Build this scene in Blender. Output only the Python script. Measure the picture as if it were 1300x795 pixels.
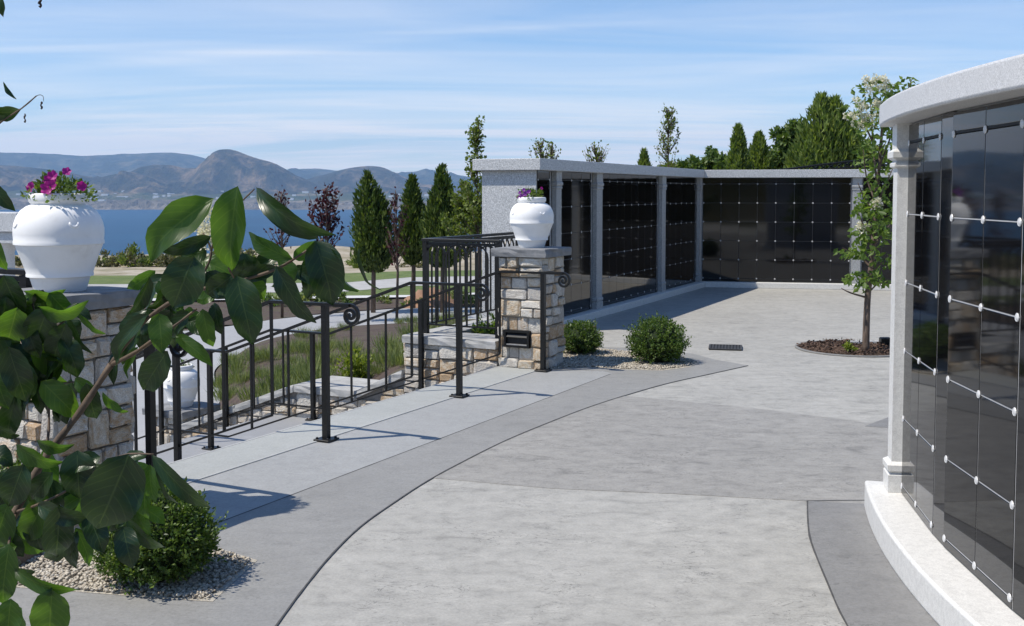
import bpy, bmesh, math, random
import numpy as np
from mathutils import Vector, Matrix, noise

random.seed(7)
rng = np.random.default_rng(7)
for o in list(bpy.data.objects):
    bpy.data.objects.remove(o)
scene = bpy.context.scene
COL = scene.collection
R = math.radians

# ------------------------------------------------------------------ camera
F, PX, PY, HOR, EYE = 1400.0, 650.0, 328.0, 245.5, 1.6      # photo pixels (1300 x 795)
PITCH = math.atan((PY - HOR) / F)
cam_d = bpy.data.cameras.new('camera')
cam = bpy.data.objects.new('camera', cam_d)
COL.objects.link(cam)
cam.location = (0, 0, EYE)
cam.rotation_euler = (math.pi / 2 - PITCH, 0, 0)
cam_d.sensor_width = 36.0
cam_d.lens = 36.0 * F / 1300.0
cam_d.shift_y = -(397.5 - PY) / 1300.0
cam_d.clip_start = 0.05
cam_d.clip_end = 60000
scene.camera = cam

# ------------------------------------------------------------------ sun and sky
SUN_DIR = Vector((-0.95, -0.31, 1.62)).normalized()         # towards the sun
EL = math.asin(SUN_DIR.z)
AZ = math.atan2(SUN_DIR.x, SUN_DIR.y)
w = bpy.data.worlds.new('World')
scene.world = w
w.use_nodes = True
nt = w.node_tree
nt.nodes.clear()
N = nt.nodes.new
Lk = nt.links.new
out = N('ShaderNodeOutputWorld')
bg = N('ShaderNodeBackground')
bg.inputs['Strength'].default_value = 0.118
sky = N('ShaderNodeTexSky')
sky.sky_type = 'NISHITA'
sky.sun_disc = False
sky.sun_elevation = EL
sky.sun_rotation = AZ
sky.altitude = 450
sky.air_density = 1.0
sky.dust_density = 0.05
sky.ozone_density = 2.5
tc = N('ShaderNodeTexCoord')
sep = N('ShaderNodeSeparateXYZ')
Lk(tc.outputs['Generated'], sep.inputs[0])


def wmath(op, a, b=None, c=None):
    m = N('ShaderNodeMath')
    m.operation = op
    for i, v in enumerate((a, b, c)):
        if v is None:
            continue
        if isinstance(v, (int, float)):
            m.inputs[i].default_value = v
        else:
            Lk(v, m.inputs[i])
    return m.outputs[0]


# cirrus: the view direction projected on a high layer, stretched noise
zc = wmath('ADD', wmath('MAXIMUM', sep.outputs['Z'], 0.0), 0.06)
comb = N('ShaderNodeCombineXYZ')
Lk(wmath('DIVIDE', sep.outputs['X'], zc), comb.inputs[0])
Lk(wmath('DIVIDE', sep.outputs['Y'], zc), comb.inputs[1])
mp = N('ShaderNodeMapping')
mp.inputs['Scale'].default_value = (0.24, 0.66, 1)
mp.inputs['Rotation'].default_value = (0, 0, R(9))
Lk(comb.outputs[0], mp.inputs[0])
n1 = N('ShaderNodeTexNoise')
n1.inputs['Scale'].default_value = 1.1
n1.inputs['Detail'].default_value = 7
n1.inputs['Roughness'].default_value = 0.58
n1.inputs['Distortion'].default_value = 1.1
Lk(mp.outputs[0], n1.inputs['Vector'])
mp2 = N('ShaderNodeMapping')
mp2.inputs['Scale'].default_value = (0.11, 1.3, 1)
mp2.inputs['Rotation'].default_value = (0, 0, R(-7))
Lk(comb.outputs[0], mp2.inputs[0])
n2 = N('ShaderNodeTexNoise')
n2.inputs['Scale'].default_value = 1.0
n2.inputs['Detail'].default_value = 6
n2.inputs['Roughness'].default_value = 0.6
Lk(mp2.outputs[0], n2.inputs['Vector'])
cl = wmath('ADD', wmath('MULTIPLY', n1.outputs['Fac'], 0.74), wmath('MULTIPLY', n2.outputs['Fac'], 0.30))
mr = N('ShaderNodeMapRange')
mr.inputs['From Min'].default_value = 0.42
mr.inputs['From Max'].default_value = 0.72
mr.inputs['To Min'].default_value = 0.10
mr.inputs['To Max'].default_value = 0.72
mr.clamp = True
Lk(cl, mr.inputs['Value'])


def contrail(normal, width, lo):
    vm = N('ShaderNodeVectorMath')
    vm.operation = 'DOT_PRODUCT'
    Lk(tc.outputs['Generated'], vm.inputs[0])
    vm.inputs[1].default_value = Vector(normal).normalized()
    d = wmath('ABSOLUTE', vm.outputs['Value'])
    m = N('ShaderNodeMapRange')
    m.interpolation_type = 'SMOOTHSTEP'
    m.inputs['From Min'].default_value = 0
    m.inputs['From Max'].default_value = width
    m.inputs['To Min'].default_value = lo
    m.inputs['To Max'].default_value = 0
    Lk(d, m.inputs['Value'])
    return wmath('MULTIPLY', m.outputs[0], wmath('MULTIPLY', n1.outputs['Fac'], 1.5))


def dir_of(px, py):
    a, b = (px - PX) / F, -(py - PY) / F
    return Vector((a, math.cos(PITCH) + b * math.sin(PITCH), -math.sin(PITCH) + b * math.cos(PITCH)))


ct = wmath('ADD', contrail(dir_of(0, 64).cross(dir_of(560, 40)), 0.0042, 0.16),
           contrail(dir_of(60, 64).cross(dir_of(960, 72)), 0.0036, 0.13))
ct = wmath('ADD', ct, contrail(dir_of(860, 16).cross(dir_of(1100, -6)), 0.009, 0.22))
# a thin layer: denser along slanting views, thin overhead
thick = wmath('MINIMUM', wmath('POWER', wmath('DIVIDE', 0.12, wmath('ADD', wmath('MAXIMUM', sep.outputs['Z'], 0.0), 0.035)), 1.9), 2.6)
cf = wmath('MINIMUM', wmath('MULTIPLY', wmath('ADD', mr.outputs[0], ct), thick), 0.85)
mix = N('ShaderNodeMix')
mix.data_type = 'RGBA'
mix.inputs['B'].default_value = (9.8, 9.3, 8.9, 1)
Lk(cf, mix.inputs['Factor'])
tint = N('ShaderNodeMix')
tint.data_type = 'RGBA'
tint.blend_type = 'MULTIPLY'
tint.inputs['Factor'].default_value = 1.0
tint.inputs['B'].default_value = (0.86, 1.03, 1.2, 1)
Lk(sky.outputs[0], tint.inputs['A'])
Lk(tint.outputs['Result'], mix.inputs['A'])
Lk(mix.outputs['Result'], bg.inputs['Color'])
Lk(bg.outputs[0], out.inputs['Surface'])

sun_d = bpy.data.lights.new('sun', 'SUN')
sun_d.energy = 5.0
sun_d.angle = R(0.53)
sun_d.color = (1.0, 0.93, 0.825)
sun = bpy.data.objects.new('sun', sun_d)
COL.objects.link(sun)
sun.location = (-30, -6, 50)
sun.rotation_euler = SUN_DIR.to_track_quat('Z', 'Y').to_euler()

vs = scene.view_settings
vs.view_transform = 'Standard'
vs.look = 'None'
vs.exposure = 0.08
vs.gamma = 1.0
vs.use_curve_mapping = False
scene.cycles.use_denoising = True
scene.cycles.max_bounces = 8
scene.cycles.transparent_max_bounces = 12
scene.cycles.volume_bounces = 1
scene.cycles.sample_clamp_indirect = 6


# ------------------------------------------------------------------ pixel to place
def ray(px, py):
    return dir_of(px, py)


def atz(px, py, z=0.0):
    r = ray(px, py)
    t = (z - EYE) / r.z
    return Vector((r.x * t, r.y * t, z))


def atd(px, py, d):
    r = ray(px, py)
    t = d / r.y
    return Vector((r.x * t, d, EYE + r.z * t))


OX, OY = 0.2772, 9.8737
E2 = Vector((0.462, 0.887, 0)).normalized()       # along the top of the stairs, away from the camera
D2 = Vector((-E2.y, E2.x, 0))                     # down the stairs


def SE(s, e, z=0.0):
    return Vector((OX, OY, z)) + D2 * s + E2 * e


# ------------------------------------------------------------------ mesh helpers
def tag(o, label=None, cat=None, group=None, kind=None):
    if label:
        o['label'] = label
    if cat:
        o['category'] = cat
    if group:
        o['group'] = group
    if kind:
        o['kind'] = kind
    return o


def thing(name, loc, label, cat, group=None):
    o = bpy.data.objects.new(name, None)
    o.empty_display_size = 0.1
    o.location = loc
    COL.objects.link(o)
    return tag(o, label, cat, group)


def origin_of(o):
    v = Vector((0, 0, 0))
    while o is not None:
        v = v + o.location
        o = o.parent
    return v


class MB:
    def __init__(self):
        self.v, self.f, self.uv = [], [], None

    def add(self, vs, fs):
        n = len(self.v)
        self.v += [tuple(p) for p in vs]
        self.f += [tuple(i + n for i in f) for f in fs]
        return self

    def box(self, c, ux, uy, uz):
        """c = centre, ux/uy/uz = half-extent vectors"""
        c, ux, uy, uz = map(Vector, (c, ux, uy, uz))
        P = [c + ux * i + uy * j + uz * k for k in (-1, 1) for j in (-1, 1) for i in (-1, 1)]
        return self.add(P, [(0, 2, 3, 1), (4, 5, 7, 6), (0, 1, 5, 4), (2, 6, 7, 3), (0, 4, 6, 2), (1, 3, 7, 5)])

    def bevbox(self, c, ux, uy, uz, b):
        """box with chamfered edges, b in metres"""
        c, ux, uy, uz = map(Vector, (c, ux, uy, uz))
        bm = bmesh.new()
        bmesh.ops.create_cube(bm, size=2.0)
        l = (ux.length, uy.length, uz.length)
        for v in bm.verts:
            v.co = Vector((v.co.x * l[0], v.co.y * l[1], v.co.z * l[2]))
        bmesh.ops.bevel(bm, geom=list(bm.edges), offset=b, segments=1, affect='EDGES')
        X, Y, Z = ux.normalized(), uy.normalized(), uz.normalized()
        bm.verts.index_update()
        P = [c + X * v.co.x + Y * v.co.y + Z * v.co.z for v in bm.verts]
        fs = [[v.index for v in f.verts] for f in bm.faces]
        bm.free()
        return self.add(P, fs)

    def prism(self, poly, z0, z1):
        """poly = list of (x, y), counter-clockwise"""
        n = len(poly)
        P = [(p[0], p[1], z0) for p in poly] + [(p[0], p[1], z1) for p in poly]
        fs = [tuple(range(n, 2 * n)), tuple(range(n - 1, -1, -1))]
        fs += [(i, (i + 1) % n, n + (i + 1) % n, n + i) for i in range(n)]
        return self.add(P, fs)

    def slab(self, poly, t=0.02):
        """flat polygon with a thickness below it"""
        return self.prism([(p[0], p[1]) for p in poly], poly[0][2] - t, poly[0][2])

    def sheet(self, poly):
        return self.add(poly, [tuple(range(len(poly)))])

    def tube(self, path, r, sides=8, cap=True, up=None, ratio=1.0):
        """r = number or list; ratio = second half-axis / first"""
        path = [Vector(p) for p in path]
        n = len(path)
        rs = r if isinstance(r, (list, tuple)) else [r] * n
        T0 = (path[1] - path[0]).normalized()
        ref = Vector(up) if up is not None else (Vector((0, 0, 1)) if abs(T0.z) < 0.9 else Vector((0, 1, 0)))
        P, fs = [], []
        U = None
        for i in range(n):
            if i == 0:
                T = T0
            elif i == n - 1:
                T = (path[-1] - path[-2]).normalized()
            else:
                T = ((path[i + 1] - path[i]).normalized() + (path[i] - path[i - 1]).normalized())
                T = T.normalized() if T.length > 1e-6 else (path[i] - path[i - 1]).normalized()
            if U is None:
                U = (ref - T * ref.dot(T)).normalized()
            else:
                U = U - T * U.dot(T)
                U = U.normalized() if U.length > 1e-6 else T.orthogonal().normalized()
            V = T.cross(U)
            off = math.pi / 4 if sides == 4 else 0
            k = math.sqrt(2) if sides == 4 else 1
            for j in range(sides):
                a = 2 * math.pi * j / sides + off
                P.append(path[i] + U * (math.cos(a) * rs[i] * k) + V * (math.sin(a) * rs[i] * k * ratio))
        for i in range(n - 1):
            for j in range(sides):
                a, b = i * sides + j, i * sides + (j + 1) % sides
                fs.append((a, b, b + sides, a + sides))
        if cap:
            fs.append(tuple(range(sides - 1, -1, -1)))
            fs.append(tuple((n - 1) * sides + j for j in range(sides)))
        return self.add(P, fs)

    def lathe(self, prof, seg=32, c=(0, 0, 0), axis=None, capped=True):
        """prof = [(r, h)...] from bottom to top"""
        c = Vector(c)
        P, fs = [], []
        for (r, h) in prof:
            for j in range(seg):
                a = 2 * math.pi * j / seg
                P.append(c + Vector((r * math.cos(a), r * math.sin(a), h)))
        for i in range(len(prof) - 1):
            for j in range(seg):
                a, b = i * seg + j, i * seg + (j + 1) % seg
                fs.append((a, b, b + seg, a + seg))
        if capped:
            fs.append(tuple(range(seg - 1, -1, -1)))
            fs.append(tuple((len(prof) - 1) * seg + j for j in range(seg)))
        return self.add(P, fs)

    def mesh(self, name, mat=None, smooth=False, origin=(0, 0, 0), angle=None):
        me = bpy.data.meshes.new(name)
        o = Vector(origin)
        me.from_pydata([(p[0] - o.x, p[1] - o.y, p[2] - o.z) for p in self.v], [], self.f)
        if mat is not None:
            me.materials.append(M[mat])
        bm = bmesh.new()
        bm.from_mesh(me)
        if self.uv is None:
            bmesh.ops.recalc_face_normals(bm, faces=list(bm.faces))
        bm.to_mesh(me)
        bm.free()
        if smooth:
            me.polygons.foreach_set('use_smooth', [True] * len(me.polygons))
            if angle:
                me.set_sharp_from_angle(angle=R(angle))
        if self.uv is not None:
            ul = me.uv_layers.new(name='UVMap')
            for lp in me.loops:
                ul.data[lp.index].uv = self.uv[lp.vertex_index]
        return me

    def build(self, name, mat, parent=None, smooth=False, angle=None, loc=None):
        org = origin_of(parent) if parent is not None else Vector(loc or (0, 0, 0))
        o = bpy.data.objects.new(name, self.mesh(name, mat, smooth, org, angle))
        COL.objects.link(o)
        if parent is not None:
            o.parent = parent
        else:
            o.location = org
        return o


def place(me, name, parent, world_matrix):
    o = bpy.data.objects.new(name, me)
    COL.objects.link(o)
    if parent is not None:
        o.parent = parent
        o.matrix_local = Matrix.Translation(-origin_of(parent)) @ world_matrix
    else:
        o.matrix_world = world_matrix
    return o


def frame(ux, uy, uz, loc):
    m = Matrix.Identity(4)
    for i, a in enumerate((ux, uy, uz)):
        a = Vector(a)
        m[0][i], m[1][i], m[2][i] = a.x, a.y, a.z
    m[0][3], m[1][3], m[2][3] = loc[0], loc[1], loc[2]
    return m


def np_mesh(name, verts, quads, mat, smooth=False):
    """verts (n,3), quads (m,k) numpy"""
    me = bpy.data.meshes.new(name)
    k = quads.shape[1]
    me.vertices.add(len(verts))
    me.vertices.foreach_set('co', np.ascontiguousarray(verts, dtype=np.float32).ravel())
    me.loops.add(quads.size)
    me.loops.foreach_set('vertex_index', np.ascontiguousarray(quads, dtype=np.int32).ravel())
    me.polygons.add(len(quads))
    me.polygons.foreach_set('loop_start', np.arange(0, quads.size, k, dtype=np.int32))
    me.polygons.foreach_set('loop_total', np.full(len(quads), k, dtype=np.int32))
    me.update(calc_edges=True)
    me.validate()
    if smooth:
        me.polygons.foreach_set('use_smooth', [True] * len(me.polygons))
    me.materials.append(M[mat])
    return me


def leaf_cloud(name, P, A, size, mat, parent, aspect=0.5, fold=0.25, jitter=0.5):
    """P (n,3) world bases, A (n,3) pointing axes, size (n,), diamond leaves of two triangles folded on the midrib"""
    n = len(P)
    A = A + rng.normal(0, jitter, (n, 3))
    A /= np.linalg.norm(A, axis=1)[:, None] + 1e-9
    Q = rng.normal(0, 1, (n, 3))
    U = np.cross(A, Q)
    U /= np.linalg.norm(U, axis=1)[:, None] + 1e-9
    W = np.cross(A, U)
    s = size[:, None]
    v0 = P
    v1 = P + A * s * 0.45 + U * s * aspect * 0.5 + W * s * fold * 0.4
    v2 = P + A * s
    v3 = P + A * s * 0.45 - U * s * aspect * 0.5 + W * s * fold * 0.4
    V = np.stack([v0, v1, v2, v3], 1).reshape(-1, 3) - np.array(origin_of(parent))
    i = np.arange(n)[:, None] * 4
    T = np.concatenate([np.hstack([i, i + 1, i + 2]), np.hstack([i, i + 2, i + 3])])
    me = np_mesh(name, V, T, mat)
    o = bpy.data.objects.new(name, me)
    COL.objects.link(o)
    o.parent = parent
    return o


# ------------------------------------------------------------------ materials
M = {}


def newmat(name):
    m = bpy.data.materials.new(name)
    m.use_nodes = True
    M[name] = m
    t = m.node_tree
    b = t.nodes['Principled BSDF']
    return m, t, b


def nd(t, kind, **kw):
    n = t.nodes.new(kind)
    for k, v in kw.items():
        if k in n.inputs:
            n.inputs[k].default_value = v
        else:
            setattr(n, k, v)
    return n


def ramp(t, fac, stops):
    r = t.nodes.new('ShaderNodeValToRGB')
    cr = r.color_ramp
    while len(cr.elements) < len(stops):
        cr.elements.new(0.5)
    for e, (p, c) in zip(cr.elements, stops):
        e.position = p
        e.color = (*c, 1)
    t.links.new(fac, r.inputs[0])
    return r.outputs[0]


def surf(name, stops, scale=4.0, detail=6, rough=0.6, bump=0.0, bscale=60, bdist=0.01, spec=0.4, metal=0.0,
         stretch=None, rand=0.0, distort=0.0, rvar=0.0, coat=0.0, speck=None):
    """noise-driven colour ramp + fine relief; rand = share of the per-object random offset"""
    m, t, b = newmat(name)
    L = t.links.new
    tcn = nd(t, 'ShaderNodeTexCoord')
    vec = tcn.outputs['Object']
    if stretch:
        mpn = nd(t, 'ShaderNodeMapping')
        mpn.inputs['Scale'].default_value = stretch
        L(vec, mpn.inputs[0])
        vec = mpn.outputs[0]
    nz = nd(t, 'ShaderNodeTexNoise', Scale=scale, Detail=detail, Roughness=0.6, Distortion=distort)
    L(vec, nz.inputs['Vector'])
    fac = nz.outputs['Fac']
    if rand:
        oi = nd(t, 'ShaderNodeObjectInfo')
        a = nd(t, 'ShaderNodeMath', operation='MULTIPLY_ADD')
        L(oi.outputs['Random'], a.inputs[0])
        a.inputs[1].default_value = rand
        a2 = nd(t, 'ShaderNodeMath', operation='MULTIPLY_ADD')
        L(fac, a2.inputs[0])
        a2.inputs[1].default_value = 1 - rand * 0.8
        a2.inputs[2].default_value = -0.1 * rand
        L(a2.outputs[0], a.inputs[2])
        fac = a.outputs[0]
    col = ramp(t, fac, stops)
    if speck:
        amt, sc = speck
        n3 = nd(t, 'ShaderNodeTexNoise', Scale=sc, Detail=2)
        L(tcn.outputs['Object'], n3.inputs['Vector'])
        c3 = ramp(t, n3.outputs['Fac'], [(0.35, (1 - amt,) * 3), (0.5, (1, 1, 1)), (0.68, (1 + amt,) * 3)])
        mx = nd(t, 'ShaderNodeMix', data_type='RGBA', blend_type='MULTIPLY')
        mx.inputs['Factor'].default_value = 1
        L(col, mx.inputs['A'])
        L(c3, mx.inputs['B'])
        col = mx.outputs['Result']
    L(col, b.inputs['Base Color'])
    b.inputs['Roughness'].default_value = rough
    b.inputs['Specular IOR Level'].default_value = spec
    b.inputs['Metallic'].default_value = metal
    b.inputs['Coat Weight'].default_value = coat
    if rvar:
        mrn = nd(t, 'ShaderNodeMapRange')
        mrn.inputs['To Min'].default_value = rough - rvar
        mrn.inputs['To Max'].default_value = rough + rvar
        L(nz.outputs['Fac'], mrn.inputs['Value'])
        L(mrn.outputs[0], b.inputs['Roughness'])
    if bump:
        n2 = nd(t, 'ShaderNodeTexNoise', Scale=bscale, Detail=5)
        L(tcn.outputs['Object'], n2.inputs['Vector'])
        bp = nd(t, 'ShaderNodeBump', Strength=bump, Distance=bdist)
        L(n2.outputs['Fac'], bp.inputs['Height'])
        L(bp.outputs[0], b.inputs['Normal'])
    return m


def g3(v, t=(1, 1, 1)):
    return tuple(v * k for k in t)


# stamped concrete: long trowel-like marks, blotches and pale scuffs
def concrete(name, base, tint, marks=1.0):
    m, t, b = newmat(name)
    L = t.links.new
    tcn = nd(t, 'ShaderNodeTexCoord')
    big = nd(t, 'ShaderNodeTexNoise', Scale=0.55, Detail=4, Roughness=0.55)
    L(tcn.outputs['Object'], big.inputs['Vector'])
    c1 = ramp(t, big.outputs['Fac'], [(0.3, g3(base * 0.92, tint)), (0.55, g3(base, tint)), (0.75, g3(base * 1.06, tint))])
    mpn = nd(t, 'ShaderNodeMapping')
    mpn.inputs['Scale'].default_value = (1.5, 2.7, 1)
    mpn.inputs['Rotation'].default_value = (0, 0, R(14))
    L(tcn.outputs['Object'], mpn.inputs[0])
    st = nd(t, 'ShaderNodeTexNoise', Scale=2.4, Detail=9, Roughness=0.66, Distortion=0.7)
    L(mpn.outputs[0], st.inputs['Vector'])
    k = 0.09 * marks
    c2 = ramp(t, st.outputs['Fac'], [(0.28, g3(1 - 2.0 * k)), (0.42, g3(1 - 0.4 * k)), (0.6, g3(1.0 + 0.3 * k)), (0.76, g3(1 + 1.1 * k))])
    mx = nd(t, 'ShaderNodeMix', data_type='RGBA', blend_type='MULTIPLY')
    mx.inputs['Factor'].default_value = 1
    L(c1, mx.inputs['A'])
    L(c2, mx.inputs['B'])
    fine = nd(t, 'ShaderNodeTexNoise', Scale=85, Detail=6, Roughness=0.75)
    L(tcn.outputs['Object'], fine.inputs['Vector'])
    c3 = ramp(t, fine.outputs['Fac'], [(0.3, g3(0.80)), (0.5, g3(1.0)), (0.7, g3(1.14))])
    mx2 = nd(t, 'ShaderNodeMix', data_type='RGBA', blend_type='MULTIPLY')
    mx2.inputs['Factor'].default_value = 1
    L(mx.outputs['Result'], mx2.inputs['A'])
    L(c3, mx2.inputs['B'])
    mid = nd(t, 'ShaderNodeTexNoise', Scale=11, Detail=8, Roughness=0.72)
    L(tcn.outputs['Object'], mid.inputs['Vector'])
    cm = ramp(t, mid.outputs['Fac'], [(0.3, g3(1 - .13 * marks)), (0.48, g3(1.0)), (0.7, g3(1 + .07 * marks))])
    mxm = nd(t, 'ShaderNodeMix', data_type='RGBA', blend_type='MULTIPLY')
    mxm.inputs['Factor'].default_value = 1
    L(mx2.outputs['Result'], mxm.inputs['A'])
    L(cm, mxm.inputs['B'])
    mx2 = mxm
    # sparse dark nicks left by the stamping mat
    vor = nd(t, 'ShaderNodeTexNoise', Scale=6.5, Detail=4, Roughness=0.55, Distortion=1.8)
    mp3 = nd(t, 'ShaderNodeMapping')
    mp3.inputs['Scale'].default_value = (0.8, 1.9, 1)
    mp3.inputs['Rotation'].default_value = (0, 0, R(-28))
    L(tcn.outputs['Object'], mp3.inputs[0])
    L(mp3.outputs[0], vor.inputs['Vector'])
    c4 = ramp(t, vor.outputs['Fac'], [(0.0, g3(1)), (0.488, g3(1)), (0.5, g3(1 - 0.36 * marks)), (0.512, g3(1.04)), (1, g3(1))])
    msk = nd(t, 'ShaderNodeTexNoise', Scale=3.1, Detail=3)
    L(tcn.outputs['Object'], msk.inputs['Vector'])
    mk = nd(t, 'ShaderNodeMapRange')
    mk.inputs['From Min'].default_value = 0.47
    mk.inputs['From Max'].default_value = 0.60
    mk.clamp = True
    L(msk.outputs['Fac'], mk.inputs['Value'])
    mx3 = nd(t, 'ShaderNodeMix', data_type='RGBA', blend_type='MULTIPLY')
    L(mk.outputs[0], mx3.inputs['Factor'])
    L(mx2.outputs['Result'], mx3.inputs['A'])
    L(c4, mx3.inputs['B'])
    # a few pale scuffs
    scf = nd(t, 'ShaderNodeTexNoise', Scale=1.9, Detail=5, Roughness=0.7)
    mp4 = nd(t, 'ShaderNodeMapping')
    mp4.inputs['Location'].default_value = (3.1, 7.7, 0)
    mp4.inputs['Scale'].default_value = (1, 1.6, 1)
    L(tcn.outputs['Object'], mp4.inputs[0])
    L(mp4.outputs[0], scf.inputs['Vector'])
    sk = nd(t, 'ShaderNodeMapRange')
    sk.inputs['From Min'].default_value = 0.665
    sk.inputs['From Max'].default_value = 0.76
    sk.inputs['To Max'].default_value = 0.55 * marks
    sk.clamp = True
    L(scf.outputs['Fac'], sk.inputs['Value'])
    mx4 = nd(t, 'ShaderNodeMix', data_type='RGBA')
    L(sk.outputs[0], mx4.inputs['Factor'])
    L(mx3.outputs['Result'], mx4.inputs['A'])
    mx4.inputs['B'].default_value = (*g3(0.56, tint), 1)
    L(mx4.outputs['Result'], b.inputs['Base Color'])
    b.inputs['Roughness'].default_value = 0.62
    b.inputs['Specular IOR Level'].default_value = 0.35
    bp = nd(t, 'ShaderNodeBump', Strength=0.35 * marks, Distance=0.012)
    L(st.outputs['Fac'], bp.inputs['Height'])
    bp2 = nd(t, 'ShaderNodeBump', Strength=0.12, Distance=0.003)
    L(fine.outputs['Fac'], bp2.inputs['Height'])
    L(bp.outputs[0], bp2.inputs['Normal'])
    L(bp2.outputs[0], b.inputs['Normal'])


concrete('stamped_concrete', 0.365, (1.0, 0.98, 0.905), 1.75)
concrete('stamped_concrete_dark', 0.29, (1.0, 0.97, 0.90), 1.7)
concrete('border_concrete', 0.255, (1.0, 0.995, 0.955), 0.8)
concrete('border_inner', 0.32, (0.985, 1.0, 0.985), 0.6)
concrete('apron_concrete', 0.215, (1.0, 0.99, 0.96), 1.0)
concrete('nosing_concrete', 0.37, (0.97, 1.0, 0.96), 0.5)
concrete('pale_joint_highlight', 0.44, (0.99, 1.0, 0.97), 0.8)
concrete('tread_concrete', 0.30, (0.97, 0.99, 1.02), 0.4)
concrete('lower_concrete', 0.36, (0.98, 0.99, 1.0), 0.4)
surf('joint', [(0.3, g3(0.05)), (0.7, g3(0.09))], scale=30, rough=0.9)
surf('white_granite', [(0.3, g3(0.46)), (0.5, g3(0.54)), (0.7, g3(0.6))], scale=130, detail=3, rough=0.5, bump=0.05,
     bscale=180, bdist=0.002, speck=(0.2, 230))
surf('base_granite', [(0.3, g3(0.58, (1, 0.99, 0.95))), (0.6, g3(0.68, (1, 0.99, 0.95)))], scale=40, detail=4, rough=0.45,
     speck=(0.1, 200), bump=0.05, bscale=120, bdist=0.002)
surf('grey_granite', [(0.3, g3(0.36, (0.97, 1, 1.02))), (0.5, g3(0.5, (0.97, 1, 1.02))), (0.7, g3(0.6))], scale=70, detail=4, rough=0.5,
     speck=(0.35, 110), bump=0.05, bscale=150, bdist=0.002)
surf('pilaster_granite', [(0.3, g3(0.27, (0.97, 1, 1.0))), (0.5, g3(0.36, (0.97, 1, 1.0))), (0.7, g3(0.43))], scale=70, detail=4, rough=0.55,
     speck=(0.3, 110))
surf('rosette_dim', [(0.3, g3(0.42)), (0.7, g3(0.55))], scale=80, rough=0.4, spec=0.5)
surf('black_granite', [(0.3, (0.002, 0.002, 0.0025)), (0.7, (0.005, 0.005, 0.006))], scale=160, detail=3, rough=0.045,
     spec=0.5, rand=0.3, rvar=0.02)
surf('dark_backing', [(0.3, g3(0.012)), (0.7, g3(0.02))], scale=20, rough=0.7)
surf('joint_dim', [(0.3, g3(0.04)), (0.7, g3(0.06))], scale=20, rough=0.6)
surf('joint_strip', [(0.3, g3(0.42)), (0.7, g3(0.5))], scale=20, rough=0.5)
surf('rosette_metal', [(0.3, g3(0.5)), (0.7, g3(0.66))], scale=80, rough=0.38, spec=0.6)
surf('black_iron', [(0.3, g3(0.005)), (0.7, g3(0.012))], scale=60, rough=0.38, spec=0.35, bump=0.05, bscale=90, bdist=0.002)
surf('urn_white', [(0.28, g3(0.70, (1, 0.985, 0.95))), (0.42, g3(0.82, (1, 1, 0.985))), (0.6, g3(0.86, (1, 1, 0.99)))], scale=7, detail=8, rough=0.5, bump=0.06,
     bscale=40, bdist=0.004)
surf('mortar', [(0.3, g3(0.20, (1, 0.95, 0.88))), (0.7, g3(0.30, (1, 0.95, 0.88)))], scale=30, rough=0.95, bump=0.3, bscale=90)
surf('cap_stone', [(0.3, g3(0.15, (0.97, 1, 1.04))), (0.55, g3(0.22, (0.97, 1, 1.04))), (0.75, g3(0.3))], scale=9, detail=7, rough=0.75,
     bump=0.25, bscale=35, bdist=0.005)
surf('wall_cap', [(0.3, g3(0.30, (1, 1, 0.97))), (0.55, g3(0.40, (1, 1, 0.97))), (0.75, g3(0.5))], scale=7, detail=7, rough=0.8,
     bump=0.3, bscale=30, bdist=0.01)
surf('field_stone', [(0.08, (0.30, 0.295, 0.28)), (0.22, (0.62, 0.59, 0.53)), (0.34, (0.42, 0.39, 0.35)), (0.46, (0.68, 0.65, 0.59)),
                     (0.56, (0.54, 0.46, 0.35)), (0.64, (0.44, 0.30, 0.175)), (0.72, (0.58, 0.52, 0.44)), (0.80, (0.50, 0.48, 0.45)), (0.95, (0.36, 0.345, 0.33))],
     scale=2.6, detail=7, rough=0.85, bump=0.6, bscale=14, bdist=0.03, rand=0.62, speck=(0.22, 30))
surf('pebbles', [(0.2, (0.40, 0.37, 0.31)), (0.45, (0.58, 0.54, 0.46)), (0.6, (0.34, 0.31, 0.27)), (0.8, (0.66, 0.63, 0.56))], scale=55,
     detail=2, rough=0.85, bump=0.2, bscale=80)
surf('gravel_bed', [(0.3, (0.28, 0.25, 0.2)), (0.5, (0.42, 0.39, 0.33)), (0.7, (0.5, 0.47, 0.41))], scale=90, detail=3, rough=0.95,
     bump=0.8, bscale=110, bdist=0.012)
surf('mulch', [(0.3, (0.035, 0.022, 0.016)), (0.5, (0.075, 0.05, 0.036)), (0.7, (0.12, 0.085, 0.06))], scale=45, detail=5, rough=0.95,
     bump=0.9, bscale=60, bdist=0.02, stretch=(1, 2, 1))
surf('bark_chip', [(0.3, (0.05, 0.03, 0.02)), (0.5, (0.10, 0.062, 0.045)), (0.7, (0.16, 0.11, 0.08))], scale=30, rough=0.9)
surf('soil_bed', [(0.3, (0.05, 0.036, 0.031)), (0.5, (0.085, 0.062, 0.052)), (0.72, (0.085, 0.085, 0.045))], scale=3, detail=9, rough=0.95,
     bump=0.8, bscale=25, bdist=0.04)
surf('red_soil', [(0.3, (0.22, 0.12, 0.07)), (0.7, (0.33, 0.2, 0.13))], scale=3, detail=8, rough=0.95, bump=0.6, bscale=12, bdist=0.05)
surf('lawn', [(0.3, (0.075, 0.115, 0.03)), (0.55, (0.115, 0.155, 0.042)), (0.75, (0.17, 0.19, 0.075))], scale=1.6, detail=9, rough=0.9,
     bump=0.7, bscale=40, bdist=0.03)
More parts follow.
